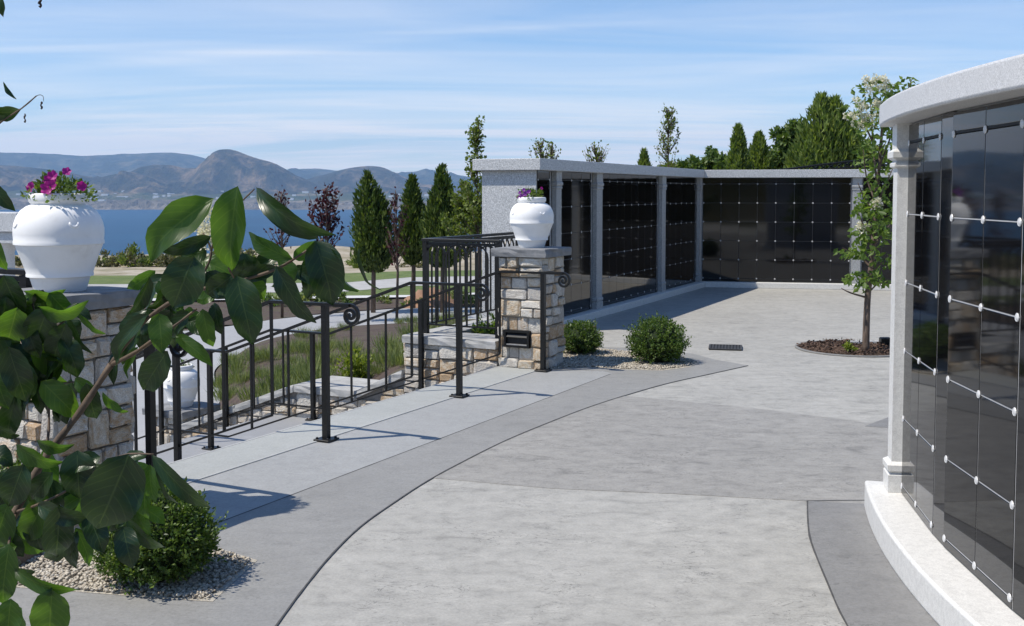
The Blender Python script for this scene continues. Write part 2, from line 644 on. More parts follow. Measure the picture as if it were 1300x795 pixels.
surf('sand', [(0.3, (0.17, 0.16, 0.09)), (0.46, (0.30, 0.26, 0.19)), (0.7, (0.42, 0.38, 0.31))], scale=1.1, detail=9, rough=0.95, bump=0.6,
     bscale=8, bdist=0.05)
surf('road', [(0.3, g3(0.33, (1, 0.99, 0.96))), (0.7, g3(0.42, (1, 0.99, 0.96)))], scale=2, detail=8, rough=0.9, bump=0.2, bscale=60)
surf('kerb', [(0.3, g3(0.5)), (0.7, g3(0.6))], scale=6, rough=0.8)
surf('slope', [(0.3, (0.12, 0.11, 0.06)), (0.5, (0.24, 0.20, 0.13)), (0.7, (0.10, 0.11, 0.05))], scale=0.03, detail=9, rough=0.95)
surf('bank', [(0.3, (0.03, 0.045, 0.018)), (0.5, (0.07, 0.075, 0.03)), (0.7, (0.14, 0.12, 0.065))], scale=0.4, detail=9, rough=0.95, bump=0.8, bscale=2, bdist=0.4)
surf('bark', [(0.3, (0.07, 0.05, 0.038)), (0.6, (0.15, 0.11, 0.085)), (0.8, (0.2, 0.16, 0.13))], scale=30, detail=6, rough=0.85, bump=0.5,
     bscale=70, bdist=0.004, stretch=(1, 1, 0.3))
surf('twig', [(0.3, (0.06, 0.042, 0.03)), (0.6, (0.13, 0.09, 0.06)), (0.8, (0.22, 0.155, 0.105))], scale=40, detail=5, rough=0.7, bump=0.3,
     bscale=150, bdist=0.002)
surf('timber', [(0.3, (0.10, 0.075, 0.055)), (0.7, (0.17, 0.13, 0.10))], scale=20, rough=0.85, stretch=(1, 8, 8))
surf('town', [(0.3, (0.4, 0.37, 0.33)), (0.7, (0.75, 0.74, 0.72))], scale=1, rand=0.9, rough=0.7)
surf('lamp_glass', [(0.3, g3(0.25)), (0.7, g3(0.35))], scale=20, rough=0.2)
surf('dry_bits', [(0.3, (0.02, 0.014, 0.012)), (0.7, (0.05, 0.03, 0.025))], scale=40, rough=0.9)
surf('grate_iron', [(0.3, g3(0.035)), (0.7, g3(0.07))], scale=40, rough=0.6)


def foliage(name, dark, mid, light, trans=0.35, rough=0.5, scale=18, spec=0.35, tcol=None):
    m, t, b = newmat(name)
    L = t.links.new
    tcn = nd(t, 'ShaderNodeTexCoord')
    geo = nd(t, 'ShaderNodeNewGeometry')
    nz = nd(t, 'ShaderNodeTexNoise', Scale=scale, Detail=3)
    L(tcn.outputs['Object'], nz.inputs['Vector'])
    a = nd(t, 'ShaderNodeMath', operation='MULTIPLY_ADD')
    L(geo.outputs['Random Per Island'], a.inputs[0])
    a.inputs[1].default_value = 0.5
    a2 = nd(t, 'ShaderNodeMath', operation='MULTIPLY')
    L(nz.outputs['Fac'], a2.inputs[0])
    a2.inputs[1].default_value = 0.5
    L(a2.outputs[0], a.inputs[2])
    c = ramp(t, a.outputs[0], [(0.2, dark), (0.5, mid), (0.8, light)])
    L(c, b.inputs['Base Color'])
    b.inputs['Roughness'].default_value = rough
    b.inputs['Specular IOR Level'].default_value = spec
    tr = nd(t, 'ShaderNodeBsdfTranslucent')
    hs = nd(t, 'ShaderNodeMix', data_type='RGBA', blend_type='MULTIPLY')
    hs.inputs['Factor'].default_value = 1
    L(c, hs.inputs['A'])
    hs.inputs['B'].default_value = (*(tcol or (1.6, 1.7, 0.6)), 1)
    L(hs.outputs['Result'], tr.inputs['Color'])
    mxs = nd(t, 'ShaderNodeMixShader')
    mxs.inputs[0].default_value = trans
    L(b.outputs[0], mxs.inputs[1])
    L(tr.outputs[0], mxs.inputs[2])
    L(mxs.outputs[0], t.nodes['Material Output'].inputs['Surface'])


foliage('boxwood_leaf', (0.03, 0.06, 0.014), (0.07, 0.125, 0.025), (0.18, 0.24, 0.06), trans=0.3, rough=0.4)
foliage('cedar_leaf', (0.024, 0.052, 0.013), (0.075, 0.125, 0.026), (0.2, 0.25, 0.06), trans=0.22, rough=0.6, scale=3)
foliage('cedar_leaf_pale', (0.07, 0.115, 0.03), (0.16, 0.22, 0.055), (0.28, 0.34, 0.10), trans=0.35, rough=0.6, scale=3)
foliage('tree_leaf', (0.04, 0.075, 0.018), (0.085, 0.14, 0.034), (0.15, 0.2, 0.055), trans=0.3, scale=3)
foliage('poplar_leaf', (0.07, 0.105, 0.02), (0.13, 0.175, 0.035), (0.2, 0.24, 0.065), trans=0.35, scale=3)
foliage('lilac_leaf', (0.05, 0.095, 0.018), (0.105, 0.17, 0.032), (0.19, 0.26, 0.06), trans=0.4, scale=9)
foliage('plum_leaf', (0.022, 0.006, 0.010), (0.05, 0.012, 0.02), (0.10, 0.03, 0.035), trans=0.3, scale=5, tcol=(1.6, 0.6, 0.6))
foliage('grass_leaf', (0.12, 0.16, 0.06), (0.20, 0.245, 0.10), (0.33, 0.35, 0.19), trans=0.3, scale=6)
foliage('scrub_leaf', (0.09, 0.10, 0.045), (0.15, 0.15, 0.075), (0.24, 0.22, 0.13), trans=0.2, scale=3)
foliage('yellow_leaf', (0.08, 0.12, 0.015), (0.17, 0.22, 0.03), (0.3, 0.34, 0.05), trans=0.35, scale=9)
foliage('petunia_leaf', (0.05, 0.09, 0.02), (0.10, 0.16, 0.035), (0.2, 0.26, 0.06), trans=0.3, scale=20)
foliage('blossom', (0.7, 0.66, 0.48), (0.86, 0.83, 0.68), (0.9, 0.89, 0.82), trans=0.45, scale=20, tcol=(1, 1, 0.9))
foliage('petal_magenta', (0.28, 0.008, 0.15), (0.42, 0.015, 0.25), (0.55, 0.05, 0.36), trans=0.35, scale=20, tcol=(1.3, 0.8, 1.2))
foliage('petal_violet', (0.16, 0.03, 0.28), (0.27, 0.05, 0.36), (0.4, 0.1, 0.42), trans=0.35, scale=20, tcol=(1.2, 0.8, 1.3))
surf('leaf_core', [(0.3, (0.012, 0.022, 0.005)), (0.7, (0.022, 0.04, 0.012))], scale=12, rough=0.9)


def big_leaf_material():
    m, t, b = newmat('big_leaf')
    L = t.links.new
    uvn = nd(t, 'ShaderNodeUVMap')
    sp = nd(t, 'ShaderNodeSeparateXYZ')
    L(uvn.outputs[0], sp.inputs[0])

    def mth(op, a, bb=None, c=None):
        n = nd(t, 'ShaderNodeMath', operation=op)
        for i, v in enumerate((a, bb, c)):
            if v is None:
                continue
            if isinstance(v, (int, float)):
                n.inputs[i].default_value = v
            else:
                L(v, n.inputs[i])
        return n.outputs[0]
    ac = mth('ABSOLUTE', sp.outputs[1])
    rib = mth('SUBTRACT', 1.0, mth('MINIMUM', mth('MULTIPLY', ac, 16.0), 1.0))
    ph = mth('MULTIPLY', mth('SUBTRACT', sp.outputs[0], mth('MULTIPLY', mth('POWER', ac, 1.3), 0.26)), 25.0)
    wv = mth('POWER', mth('ABSOLUTE', mth('COSINE', ph)), 40.0)
    vein = mth('MAXIMUM', rib, mth('MULTIPLY', wv, 0.45))
    oi = nd(t, 'ShaderNodeObjectInfo')
    tcn = nd(t, 'ShaderNodeTexCoord')
    nz = nd(t, 'ShaderNodeTexNoise', Scale=26, Detail=4)
    L(tcn.outputs['Object'], nz.inputs['Vector'])
    fac = mth('ADD', mth('MULTIPLY', oi.outputs['Random'], 0.55), mth('MULTIPLY', nz.outputs['Fac'], 0.45))
    c = ramp(t, fac, [(0.2, (0.009, 0.024, 0.008)), (0.5, (0.015, 0.036, 0.010)), (0.85, (0.03, 0.06, 0.015))])
    mx = nd(t, 'ShaderNodeMix', data_type='RGBA')
    L(mth('MULTIPLY', vein, 0.42), mx.inputs['Factor'])
    L(c, mx.inputs['A'])
    mx.inputs['B'].default_value = (0.07, 0.105, 0.035, 1)
    L(mx.outputs['Result'], b.inputs['Base Color'])
    b.inputs['Roughness'].default_value = 0.34
    b.inputs['Specular IOR Level'].default_value = 0.38
    bp = nd(t, 'ShaderNodeBump', Strength=0.35, Distance=0.001)
    L(mth('SUBTRACT', 1.0, vein), bp.inputs['Height'])
    L(bp.outputs[0], b.inputs['Normal'])
    tr = nd(t, 'ShaderNodeBsdfTranslucent')
    hs = nd(t, 'ShaderNodeMix', data_type='RGBA', blend_type='MULTIPLY')
    hs.inputs['Factor'].default_value = 1
    L(mx.outputs['Result'], hs.inputs['A'])
    hs.inputs['B'].default_value = (6.4, 6.4, 1.7, 1)
    L(hs.outputs['Result'], tr.inputs['Color'])
    ms = nd(t, 'ShaderNodeMixShader')
    young = mth('GREATER_THAN', oi.outputs['Random'], 0.6)
    L(mth('ADD', 0.10, mth('MULTIPLY', young, 0.32)), ms.inputs[0])
    L(b.outputs[0], ms.inputs[1])
    L(tr.outputs[0], ms.inputs[2])
    L(ms.outputs[0], t.nodes['Material Output'].inputs['Surface'])


big_leaf_material()


def water_material():
    m, t, b = newmat('lake_water')
    L = t.links.new
    tcn = nd(t, 'ShaderNodeTexCoord')
    nz = nd(t, 'ShaderNodeTexNoise', Scale=0.002, Detail=6)
    mpn = nd(t, 'ShaderNodeMapping')
    mpn.inputs['Scale'].default_value = (0.5, 1.6, 1)
    L(tcn.outputs['Object'], mpn.inputs[0])
    L(mpn.outputs[0], nz.inputs['Vector'])
    c = ramp(t, nz.outputs['Fac'], [(0.3, (0.001, 0.036, 0.09)), (0.7, (0.004, 0.056, 0.125))])
    L(c, b.inputs['Base Color'])
    b.inputs['Roughness'].default_value = 0.4
    b.inputs['Specular IOR Level'].default_value = 0.12
    n2 = nd(t, 'ShaderNodeTexNoise', Scale=0.35, Detail=4)
    L(tcn.outputs['Object'], n2.inputs['Vector'])
    bp = nd(t, 'ShaderNodeBump', Strength=0.6, Distance=0.6)
    L(n2.outputs['Fac'], bp.inputs['Height'])
    L(bp.outputs[0], b.inputs['Normal'])


water_material()


def hill_material(name, a, bcol, c):
    m, t, b = newmat(name)
    L = t.links.new
    tcn = nd(t, 'ShaderNodeTexCoord')
    nz = nd(t, 'ShaderNodeTexNoise', Scale=0.0035, Detail=10, Roughness=0.72)
    L(tcn.outputs['Object'], nz.inputs['Vector'])
    L(ramp(t, nz.outputs['Fac'], [(0.36, a), (0.5, bcol), (0.62, c)]), b.inputs['Base Color'])
    b.inputs['Roughness'].default_value = 0.95
    b.inputs['Specular IOR Level'].default_value = 0.05
    n2 = nd(t, 'ShaderNodeTexNoise', Scale=0.012, Detail=6, Roughness=0.7)
    L(tcn.outputs['Object'], n2.inputs['Vector'])
    bp = nd(t, 'ShaderNodeBump', Strength=1.0, Distance=60)
    L(n2.outputs['Fac'], bp.inputs['Height'])
    L(bp.outputs[0], b.inputs['Normal'])


hill_material('hill_far', (0.015, 0.025, 0.016), (0.04, 0.05, 0.03), (0.13, 0.115, 0.07))
hill_material('hill_mid', (0.012, 0.022, 0.012), (0.06, 0.055, 0.032), (0.25, 0.18, 0.11))
hill_material('hill_shore', (0.03, 0.05, 0.02), (0.09, 0.10, 0.045), (0.26, 0.21, 0.14))
hill_material('hill_cliff', (0.10, 0.09, 0.075), (0.2, 0.175, 0.14), (0.3, 0.26, 0.21))

#STRUCTURE
# ================================================================== the setting
def struct(name, mb, mat, smooth=False):
    return tag(mb.build(name, mat, None, smooth), kind='structure')


def se_poly(pts, z):
    return [tuple(SE(s, e, z)) for s, e in pts]


# terrace block
terr = [(0.43, -5.0), (0.43, 0.0), (0.47, 0.06), (1.30, 0.08), (1.50, 2.3), (2.1, 2.5), (2.3, 16), (-22, 16), (-22, -16), (3.0, -16), (1.5, -5.15)]
mb = MB()
mb.prism([SE(s, e)[:2] for s, e in terr][::-1], -1.5, 0.0)
plaza = struct('terrace_paving', mb, 'stamped_concrete')
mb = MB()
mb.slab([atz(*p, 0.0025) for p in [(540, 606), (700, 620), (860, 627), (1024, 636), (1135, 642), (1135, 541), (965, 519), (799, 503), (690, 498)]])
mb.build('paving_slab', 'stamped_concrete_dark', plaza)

# grey border band along the stairs, its curved edge and joints
curve = [(330, 822), (350, 795), (383, 750), (420, 705), (458, 668), (500, 638), (540, 612), (580, 590), (640, 560), (700, 535), (750, 516),
         (800, 500), (850, 486), (900, 475), (950, 464)]


def smooth_pts(pts, n=6):
    out_ = []
    for i in range(len(pts) - 1):
        p0 = Vector(pts[max(i - 1, 0)])
        p1, p2 = Vector(pts[i]), Vector(pts[i + 1])
        p3 = Vector(pts[min(i + 2, len(pts) - 1)])
        for k in range(n):
            t = k / n
            out_.append(0.5 * ((2 * p1) + (p2 - p0) * t + (2 * p0 - 5 * p1 + 4 * p2 - p3) * t * t + (3 * p1 - p0 - 3 * p2 + p3) * t ** 3))
    out_.append(Vector(pts[-1]))
    return out_


bc = smooth_pts([atz(*p, 0.005) for p in curve], 4)
border_pts = [Vector((bc[0].x - 0.25, 2.4, 0.005)), *bc,
              *[atz(*p, 0.005) for p in [(905, 456), (880, 449), (830, 445), (757, 440), (716, 436), (700, 470)]],
              SE(0.03, 0.0, 0.005), SE(0.03, -4.98, 0.005), SE(0.30, -4.98, 0.005), SE(0.30, -5.5, 0.005), SE(1.3, -5.5, 0.005), SE(1.3, -7.3, 0.005), SE(-.4, -8.6, 0.005)]
mb = MB()
mb.slab(border_pts)
border = struct('border_paving', mb, 'border_concrete')
mb = MB()
mb.slab([SE(-.62, -4.9, .0052), SE(-.62, .14, .0052), SE(-.5, .2, .0052), SE(.031, -.004, .0052), SE(.031, -4.97, .0052)])
mb.build('inner_band', 'border_inner', border)


def strip(name, pts, width, mat, z, parent):
    m_ = MB()
    pts = [Vector((p[0], p[1], z)) for p in pts]
    L_, R_ = [], []
    for i, p in enumerate(pts):
        t = (pts[min(i + 1, len(pts) - 1)] - pts[max(i - 1, 0)]).normalized()
        nrm = Vector((-t.y, t.x, 0))
        k = width * (0.5 + 0.22 * noise.noise(p * 9.0))
        L_.append(p + nrm * k)
        R_.append(p - nrm * k)
    m_.add(L_ + R_, [(i, i + 1, len(pts) + i + 1, len(pts) + i) for i in range(len(pts) - 1)])
    return m_.build(name, mat, parent)


strip('joint_line', smooth_pts(bc, 3), 0.0075, 'joint', 0.0056, border)
strip('joint_line', [SE(-0.62, -4.9 + 0.1 * i) for i in range(51)], 0.009, 'joint', 0.0056, border)
strip('joint_line', [SE(-0.62 - .045 * i, -4.9 - 0.11 * i) for i in range(8)], 0.007, 'joint', 0.0056, border)

# apron along the curved wall
CX, CY, CR = 8.27, 3.83, 6.50


def arc(r, a):
    return Vector((CX - r * math.cos(a), CY + r * math.sin(a), 0))


def ang(y, r):
    return math.asin((y - CY) / r)


ap = [Vector((1.535, 5.647, .005)), Vector((1.44, 5.28, .005)), Vector((1.37, 4.963, .005)), Vector((1.296, 4.451, .005)), Vector((1.24, 3.996, .005)),
      Vector((1.215, 3.4, .005)), Vector((1.25, 2.6, .005)), Vector((1.42, 1.7, .005))]
ap = smooth_pts(ap, 4)
mb = MB()
mb.slab([*ap, *[arc(6.5, R(-22 + 4.15 * i)) + Vector((0, 0, .005)) for i in range(10)]])
apron = struct('apron_paving', mb, 'apron_concrete')
strip('joint_line', ap, 0.008, 'joint', 0.0056, apron)
strip('joint_line', [Vector((1.535, 5.647, 0)), Vector((1.68, 5.655, 0)), Vector((1.86, 5.66, 0))], 0.008, 'joint', 0.0058, apron)
mb = MB()
mb.slab([atz(*p, 0.005) for p in [(1098, 541), (1132, 528), (1160, 531), (1160, 545)]])
tag(mb.build('paving_patch', 'apron_concrete', None), kind='structure')

# stairs
RISE, TREAD = 0.137, 0.386
stairs = tag(bpy.data.objects.new('stairs', None), kind='structure')
COL.objects.link(stairs)
stairs.location = SE(0.43, -2.5)


def se_box(mb, s0, s1, e0, e1, z0, z1, bev=0.0):
    c = SE((s0 + s1) / 2, (e0 + e1) / 2, (z0 + z1) / 2)
    a = (c, D2 * ((s1 - s0) / 2), E2 * ((e1 - e0) / 2), Vector((0, 0, (z1 - z0) / 2)))
    return mb.bevbox(*a, bev) if bev else mb.box(*a)


se_box(MB(), 0.036, 0.455, -4.985, -0.006, -0.05, 0.009, 0.004).build('step', 'nosing_concrete', stairs)
for sA, sB in ((0.028, 0.042), (0.431, 0.448)):  # plaza-side strip is a pale joint; step-edge strip is a painted highlight
    se_box(MB(), sA, sB, -4.983, -0.008, 0.002, 0.0115, 0.002).build('pale_joint_highlight', 'pale_joint_highlight', stairs)
for i in range(1, 5):
    s0 = 0.43 + (i - 1) * TREAD + 0.002
    se_box(MB(), s0, s0 + TREAD + 0.02, -4.985, 0.02, -1.3, -RISE * i, 0.006).build('step', 'tread_concrete', stairs)
LAND0 = 0.43 + 4 * TREAD + 0.004
LANDZ = -RISE * 5
se_box(MB(), LAND0, 3.1, -4.985, 0.02, -1.3, LANDZ, 0.006).build('landing', 'tread_concrete', stairs)
for i in range(1, 4):
    s0 = 3.1 + (i - 1) * TREAD + 0.002
    se_box(MB(), s0, s0 + TREAD + 0.02, -4.985, 0.02, -1.3, LANDZ - RISE * i, 0.006).build('step', 'tread_concrete', stairs)
LOW = LANDZ - RISE * 4
BOT = 3.1 + 3 * TREAD

# lower ground
mb = MB()
gx, gy = 60, 36
xs = np.linspace(-70, 70, gx)
ys = np.linspace(-20, 46, gy)
V_, F_ = [], []
for j, y in enumerate(ys):
    for i, x in enumerate(xs):
        z = LOW - 0.04 + 0.03 * noise.noise(Vector((x * .3, y * .3, 0)))
        V_.append((x, y, z - (0.05 if y < 8 else 0)))
for j in range(gy - 1):
    for i in range(gx - 1):
        a = j * gx + i
        F_.append((a, a + 1, a + gx + 1, a + gx))
ground = struct('ground', MB().add(V_, F_), 'soil_bed')

Z1 = LOW + 0.012
path_edge = [(262, 527), (290, 497), (276, 487), (272, 472), (282, 461), (300, 452), (340, 432), (372, 425), (420, 417), (520, 410), (640, 404), (800, 399)]
pe = smooth_pts([atz(*p, Z1) for p in path_edge], 4)
back = [atz(*p, Z1) for p in [(800, 389), (600, 390), (500, 392), (398, 400), (345, 406), (300, 413), (250, 419), (150, 426), (0, 432), (-300, 440), (-700, 455)]]
mb = MB()
mb.sheet([*pe, *back, SE(9, -12, Z1), SE(BOT - 0.3, -12, Z1), SE(BOT - 0.3, 0.2, Z1)])
lower = struct('lower_path', mb, 'lower_concrete')


def band(name, top, bot, mat, z):
    a = [atz(*p, z) for p in top]
    b = [atz(*p, z) for p in bot][::-1]
    return struct(name, MB().sheet(a + b), mat)


band('far_bed', [(-600, 392), (300, 380), (440, 378), (560, 372), (900, 368)], [(-600, 452), (300, 412), (398, 399), (500, 391), (620, 389), (900, 388)], 'soil_bed', LOW + 0.004)
band('far_kerb', [(-600, 389), (300, 377.5), (440, 375.5), (525, 374.5), (620, 371)], [(-600, 392), (300, 380.5), (440, 378.5), (525, 377), (620, 373)], 'kerb', LOW + 0.06)
band('lawn_near', [(-600, 380), (300, 372), (440, 370), (520, 363), (900, 356)], [(-600, 389), (300, 377.5), (440, 375.5), (525, 374.5), (900, 366)], 'lawn', LOW + 0.005)
band('road', [(-600, 364), (300, 360), (440, 358.5), (520, 352), (900, 345)], [(-600, 380), (300, 372), (440, 370), (520, 363), (900, 356)], 'road', LOW + 0.012)
band('lawn_far', [(-600, 354), (300, 349), (440, 347), (520, 344), (900, 340)], [(-600, 364), (300, 360), (440, 358.5), (520, 352), (900, 345)], 'lawn', LOW + 0.016)
band('sand_bank', [(-600, 341), (300, 339), (440, 338), (520, 337), (900, 336)], [(-600, 354), (300, 349), (440, 347), (520, 344), (900, 340)], 'sand', LOW + 0.012)
# low mound of pale spoil behind the trees
mb = MB()
n_, m_n = 40, 8
V_, F_ = [], []
for j in range(m_n):
    for i in range(n_):
        x = -34 + 60 * i / (n_ - 1)
        y = 42.5 + 9 * j / (m_n - 1)
        h = math.sin(math.pi * j / (m_n - 1)) * (0.45 + 0.55 * noise.noise(Vector((x * .18, 3, 0)))) * (1.0 if x > -16 else .4)
        V_.append((x, y, LOW - 0.08 + max(h, -0.02) + (.12 * noise.noise(Vector((x, y, 1))) if 0 < j < m_n - 1 else 0)))
for j in range(m_n - 1):
    for i in range(n_ - 1):
        a = j * n_ + i
        F_.append((a, a + 1, a + n_ + 1, a + n_))
struct('spoil_mound', MB().add(V_, F_), 'sand', True)
# reddish soil heap beside the road
mb = MB()
V_, F_ = [], []
for j in range(9):
    for i in range(16):
        p = atz(512 + 70 * i / 15, 392 - 17 * j / 8, LOW)
        h = 0.36 * math.sin(math.pi * i / 15) * math.sin(math.pi * j / 8) * (1 + .5 * noise.noise(Vector((i * .6, j * .6, 5))))
        V_.append((p.x, p.y, LOW - .01 + h))
for j in range(8):
    for i in range(15):
        a = j * 16 + i
        F_.append((a, a + 1, a + 17, a + 16))
tag(MB().add(V_, F_).build('soil_heap', 'red_soil', None, True), 'low heap of reddish soil at the far side of the lower path', 'soil heap')

# planting bed sloping from the stair wall to the path
near = [(4.3, .55, -1.2), (3.6, .42, -.84), (2.85, .55, -.50), (2.1, .5, -.44), (1.66, .42, -.2), (1.75, 2.3, -.12), (2.2, 6, -.25), (2.6, 12, -.6)]
nearv = [SE(*p) for p in near]
farv = [atz(*p, LOW + .02) for p in [(278, 489), (275, 470), (300, 451), (340, 431), (420, 416.5), (520, 409.5), (640, 403.5), (800, 398)]]
nv = smooth_pts(nearv, 6)
fv = smooth_pts(farv, 6)


def bed_pt(a, b):
    i = min(int(a * (len(nv) - 1)), len(nv) - 2)
    f = a * (len(nv) - 1) - i
    p = nv[i].lerp(nv[i + 1], f)
    q = fv[i].lerp(fv[i + 1], f)
    r = p.lerp(q, b)
    r.z += 0.05 * noise.noise(r * 1.3) * math.sin(math.pi * b)
    return r


V_, F_ = [], []
nb = len(nv)
for j in range(17):
    for i in range(nb):
        V_.append(bed_pt(i / (nb - 1), j / 16))
for j in range(16):
    for i in range(nb - 1):
        a = j * nb + i
        F_.append((a, a + 1, a + nb + 1, a + nb))
struct('planting_bed', MB().add(V_, F_), 'soil_bed', True)

# unseen bank added behind and to the right, to darken the granite reflections
V_, F_ = [], []
for j in range(14):
    r_ = 26 + 60 * j / 13
    for i in range(60):
        a_ = R(-150 + 185 * i / 59)
        e_ = min(1, i / 8, (59 - i) / 8)
        z_ = 14 * (1 - math.cos(math.pi * min(1, j / 9))) / 2 * e_ + (1.6 * noise.noise(Vector((math.cos(a_) * r_ * .1, math.sin(a_) * r_ * .1, 4))) if 0 < j else 0) * e_
        V_.append((math.cos(a_) * r_ + 4, math.sin(a_) * r_ + 4, z_ - .06 - (1.2 * (1 - e_))))
for j in range(13):
    for i in range(59):
        k_ = j * 60 + i
        F_.append((k_, k_ + 1, k_ + 61, k_ + 60))
struct('added_dark_bank', MB().add(V_, F_), 'bank', True)

# hillside down to the lake
LAKE = -82.0
V_, F_ = [], []
hx, hy = 70, 26
for j in range(hy):
    t = j / (hy - 1)
    y = 45.5 + 620 * t ** 1.6
    for i in range(hx):
        x = (-1 + 2 * i / (hx - 1)) * (75 + y * 1.6)
        z = LOW - 0.05 - (84 + LOW) * min(1.0, t * 1.05) ** 0.85 + 5 * t * noise.noise(Vector((x * .01, y * .01, 2)))
        V_.append((x, y, z if j else LOW - 0.05))
for j in range(hy - 1):
    for i in range(hx - 1):
        a = j * hx + i
        F_.append((a, a + 1, a + hx + 1, a + hx))
struct('hillside', MB().add(V_, F_), 'slope', True)
mb = MB()
mb.sheet([(-14000, 250, LAKE), (14000, 250, LAKE), (14000, 9000, LAKE), (-14000, 9000, LAKE)])
struct('lake', mb, 'lake_water')


def ridge(name, prof, d0, d1, crest, mat, zbase, amp, nsc, cols=220, rows=26, seed=0, x0=-500, x1=1800, rough=1.0, power=0.9):
    """prof = skyline pixels; a ridge of real depth whose crest lies at d0 + crest * (d1 - d0)"""
    px = np.array([p[0] for p in prof], float)
    py = np.array([p[1] for p in prof], float)
    V, Fc = [], []
    dc = d0 + (d1 - d0) * crest
    for j in range(rows):
        t = j / (rows - 1)
        d = d0 + (d1 - d0) * t
        sh = (t / crest) ** power if t <= crest else max(0.0, 1 - ((t - crest) / (1 - crest)) ** 1.3)
        for i in range(cols):
            u = x0 + (x1 - x0) * i / (cols - 1)
            yy = np.interp(u, px, py)
            ztop = EYE + (HOR - yy) / F * dc
            x = (u - PX) / F * (d * 0.5 + dc * 0.5)
            nse = noise.ridged_multi_fractal(Vector((x * nsc, d * nsc, seed * 7.3)), 1.0, 2.1, 6, 1.0, 2.0) - 1.1
            z = zbase + (ztop - zbase) * sh + nse * amp * rough * (math.sin(math.pi * min(t / max(crest, .01), 1)) + 0.10 * sh)
            V.append((x, d, max(z, zbase - 1.5)))
    for j in range(rows - 1):
        for i in range(cols - 1):
            a = j * cols + i
            Fc.append((a, a + 1, a + cols + 1, a + cols))
    return struct(name, MB().add(V, Fc), mat, False)


ridge('mountain_range', [(-700, 196), (-200, 190), (0, 194), (50, 195), (110, 197.5), (160, 196), (220, 194), (245, 196), (268, 203), (300, 212), (345, 216), (385, 214),
                         (402, 213), (430, 216), (470, 222), (515, 218), (545, 217), (600, 224), (700, 228), (900, 224), (1300, 220), (1800, 215)],
      10500, 15500, 0.6, 'hill_far', -80, 190, 0.0009, seed=1, cols=360, rows=34)
ridge('mountain', [(-700, 212), (-300, 205), (-60, 206), (0, 208), (40, 212), (90, 220), (130, 226), (165, 220), (180, 213), (197, 209), (215, 210), (238, 215), (255, 213),
                   (264, 204), (271, 192.5), (279, 188.5), (291, 188), (303, 191), (318, 198), (338, 205), (352, 208.5), (362, 214), (378, 224), (400, 233), (430, 239), (500, 243), (800, 246), (1800, 246)],
      6700, 9300, 0.55, 'hill_mid', -80, 120, 0.0021, seed=2, cols=520, rows=44)
ridge('hill', [(-700, 252), (300, 250), (350, 244), (385, 230), (420, 219), (450, 212), (470, 210), (488, 213), (508, 221), (530, 231), (570, 240), (640, 244), (900, 238), (1800, 234)],
      7600, 10400, 0.55, 'hill_mid', -80, 90, 0.0021, seed=3, cols=460, rows=40)
ridge('foreshore', [(-700, 238), (-100, 238), (0, 240), (120, 241), (260, 243), (400, 244), (520, 246), (700, 248), (1800, 246)],
      6050, 7600, 0.8, 'hill_shore', -82, 22, 0.003, seed=4, cols=260, rows=18, power=0.8)
ridge('shore_cliff', [(-700, 252), (0, 251), (60, 253), (90, 250), (112, 252), (128, 257), (145, 253), (160, 255), (175, 252), (200, 255), (225, 252), (250, 256), (270, 254), (300, 254),
                      (330, 252), (360, 256), (400, 254), (440, 257), (480, 255), (560, 258), (800, 256), (1800, 254)],
      5620, 6100, 0.62, 'hill_cliff', -83, 34, 0.012, seed=5, cols=420, rows=14, power=0.8)
from mathutils.bvhtree import BVHTree
shore_o = bpy.data.objects['foreshore']
bvh = BVHTree.FromPolygons([v.co.copy() for v in shore_o.data.vertices], [list(p.vertices) for p in shore_o.data.polygons])
mb = MB()
for i in range(130):
    u = random.uniform(-150, 620)
    d = random.uniform(6300, 7250)
    x = (u - PX) / F * d
    hit = bvh.ray_cast(Vector((x, d, 3000)), Vector((0, 0, -1)))[0]
    if hit is None:
        continue
    s_ = random.uniform(7, 20)
    mb.box((x, d, hit.z + 3), (s_, 0, 0), (0, s_ * .7, 0), (0, 0, random.uniform(6, 10)))
tag(mb.build('distant_town', 'town', None), 'pale specks of a distant town above the far lake shore', 'town', kind='stuff')
#WALLS
# ================================================================== columbaria
ZV = Vector((0, 0, 1))


def rosette_mesh():
    mb = MB()
    mb.lathe([(0.0158, 0.0), (0.0158, 0.0015), (0.0142, 0.0038), (0.0125, 0.0028), (0.010, 0.0034), (0.005, 0.0052), (0.0012, 0.0054)], seg=10)
    return mb.mesh('rosette', 'rosette_metal', False)


ROS = rosette_mesh()
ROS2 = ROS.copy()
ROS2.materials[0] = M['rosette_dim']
PANELS = {}


def panel_mesh(wd, ht, mat='black_granite'):
    key = (round(wd, 3), round(ht, 3), mat)
    if key not in PANELS:
        mb = MB()
        mb.bevbox((0, -0.011, 0), (wd / 2, 0, 0), (0, 0.011, 0), (0, 0, ht / 2), 0.0015)
        PANELS[key] = mb.mesh('niche_panel', mat)
    return PANELS[key]


def put_panel(root, P, u, n, wd, z0, z1, name='niche_panel', gap=0.005):
    me = panel_mesh(wd - gap, z1 - z0 - gap)
    # tiny individual tilt, as set panels have
    tilt = Matrix.Rotation(R(random.uniform(-.12, .12)), 4, 'Z') @ Matrix.Rotation(R(random.uniform(-.1, .1)), 4, 'X')
    uu = u if u.cross(ZV).dot(n) < 0 else u
    m = frame(u, n, ZV, (P.x, P.y, (z0 + z1) / 2))
    return place(me, name, root, m @ tilt)


def put_rosette(root, P, u, n, z, me=None):
    sc_ = .85 if me else 1.0
    m = frame(u * sc_, ZV * sc_, n * sc_, (P.x + n.x * .001, P.y + n.y * .001, z))
    return place(me or ROS, 'rosette', root, m @ Matrix.Rotation(random.uniform(0, 6), 4, 'Z'))


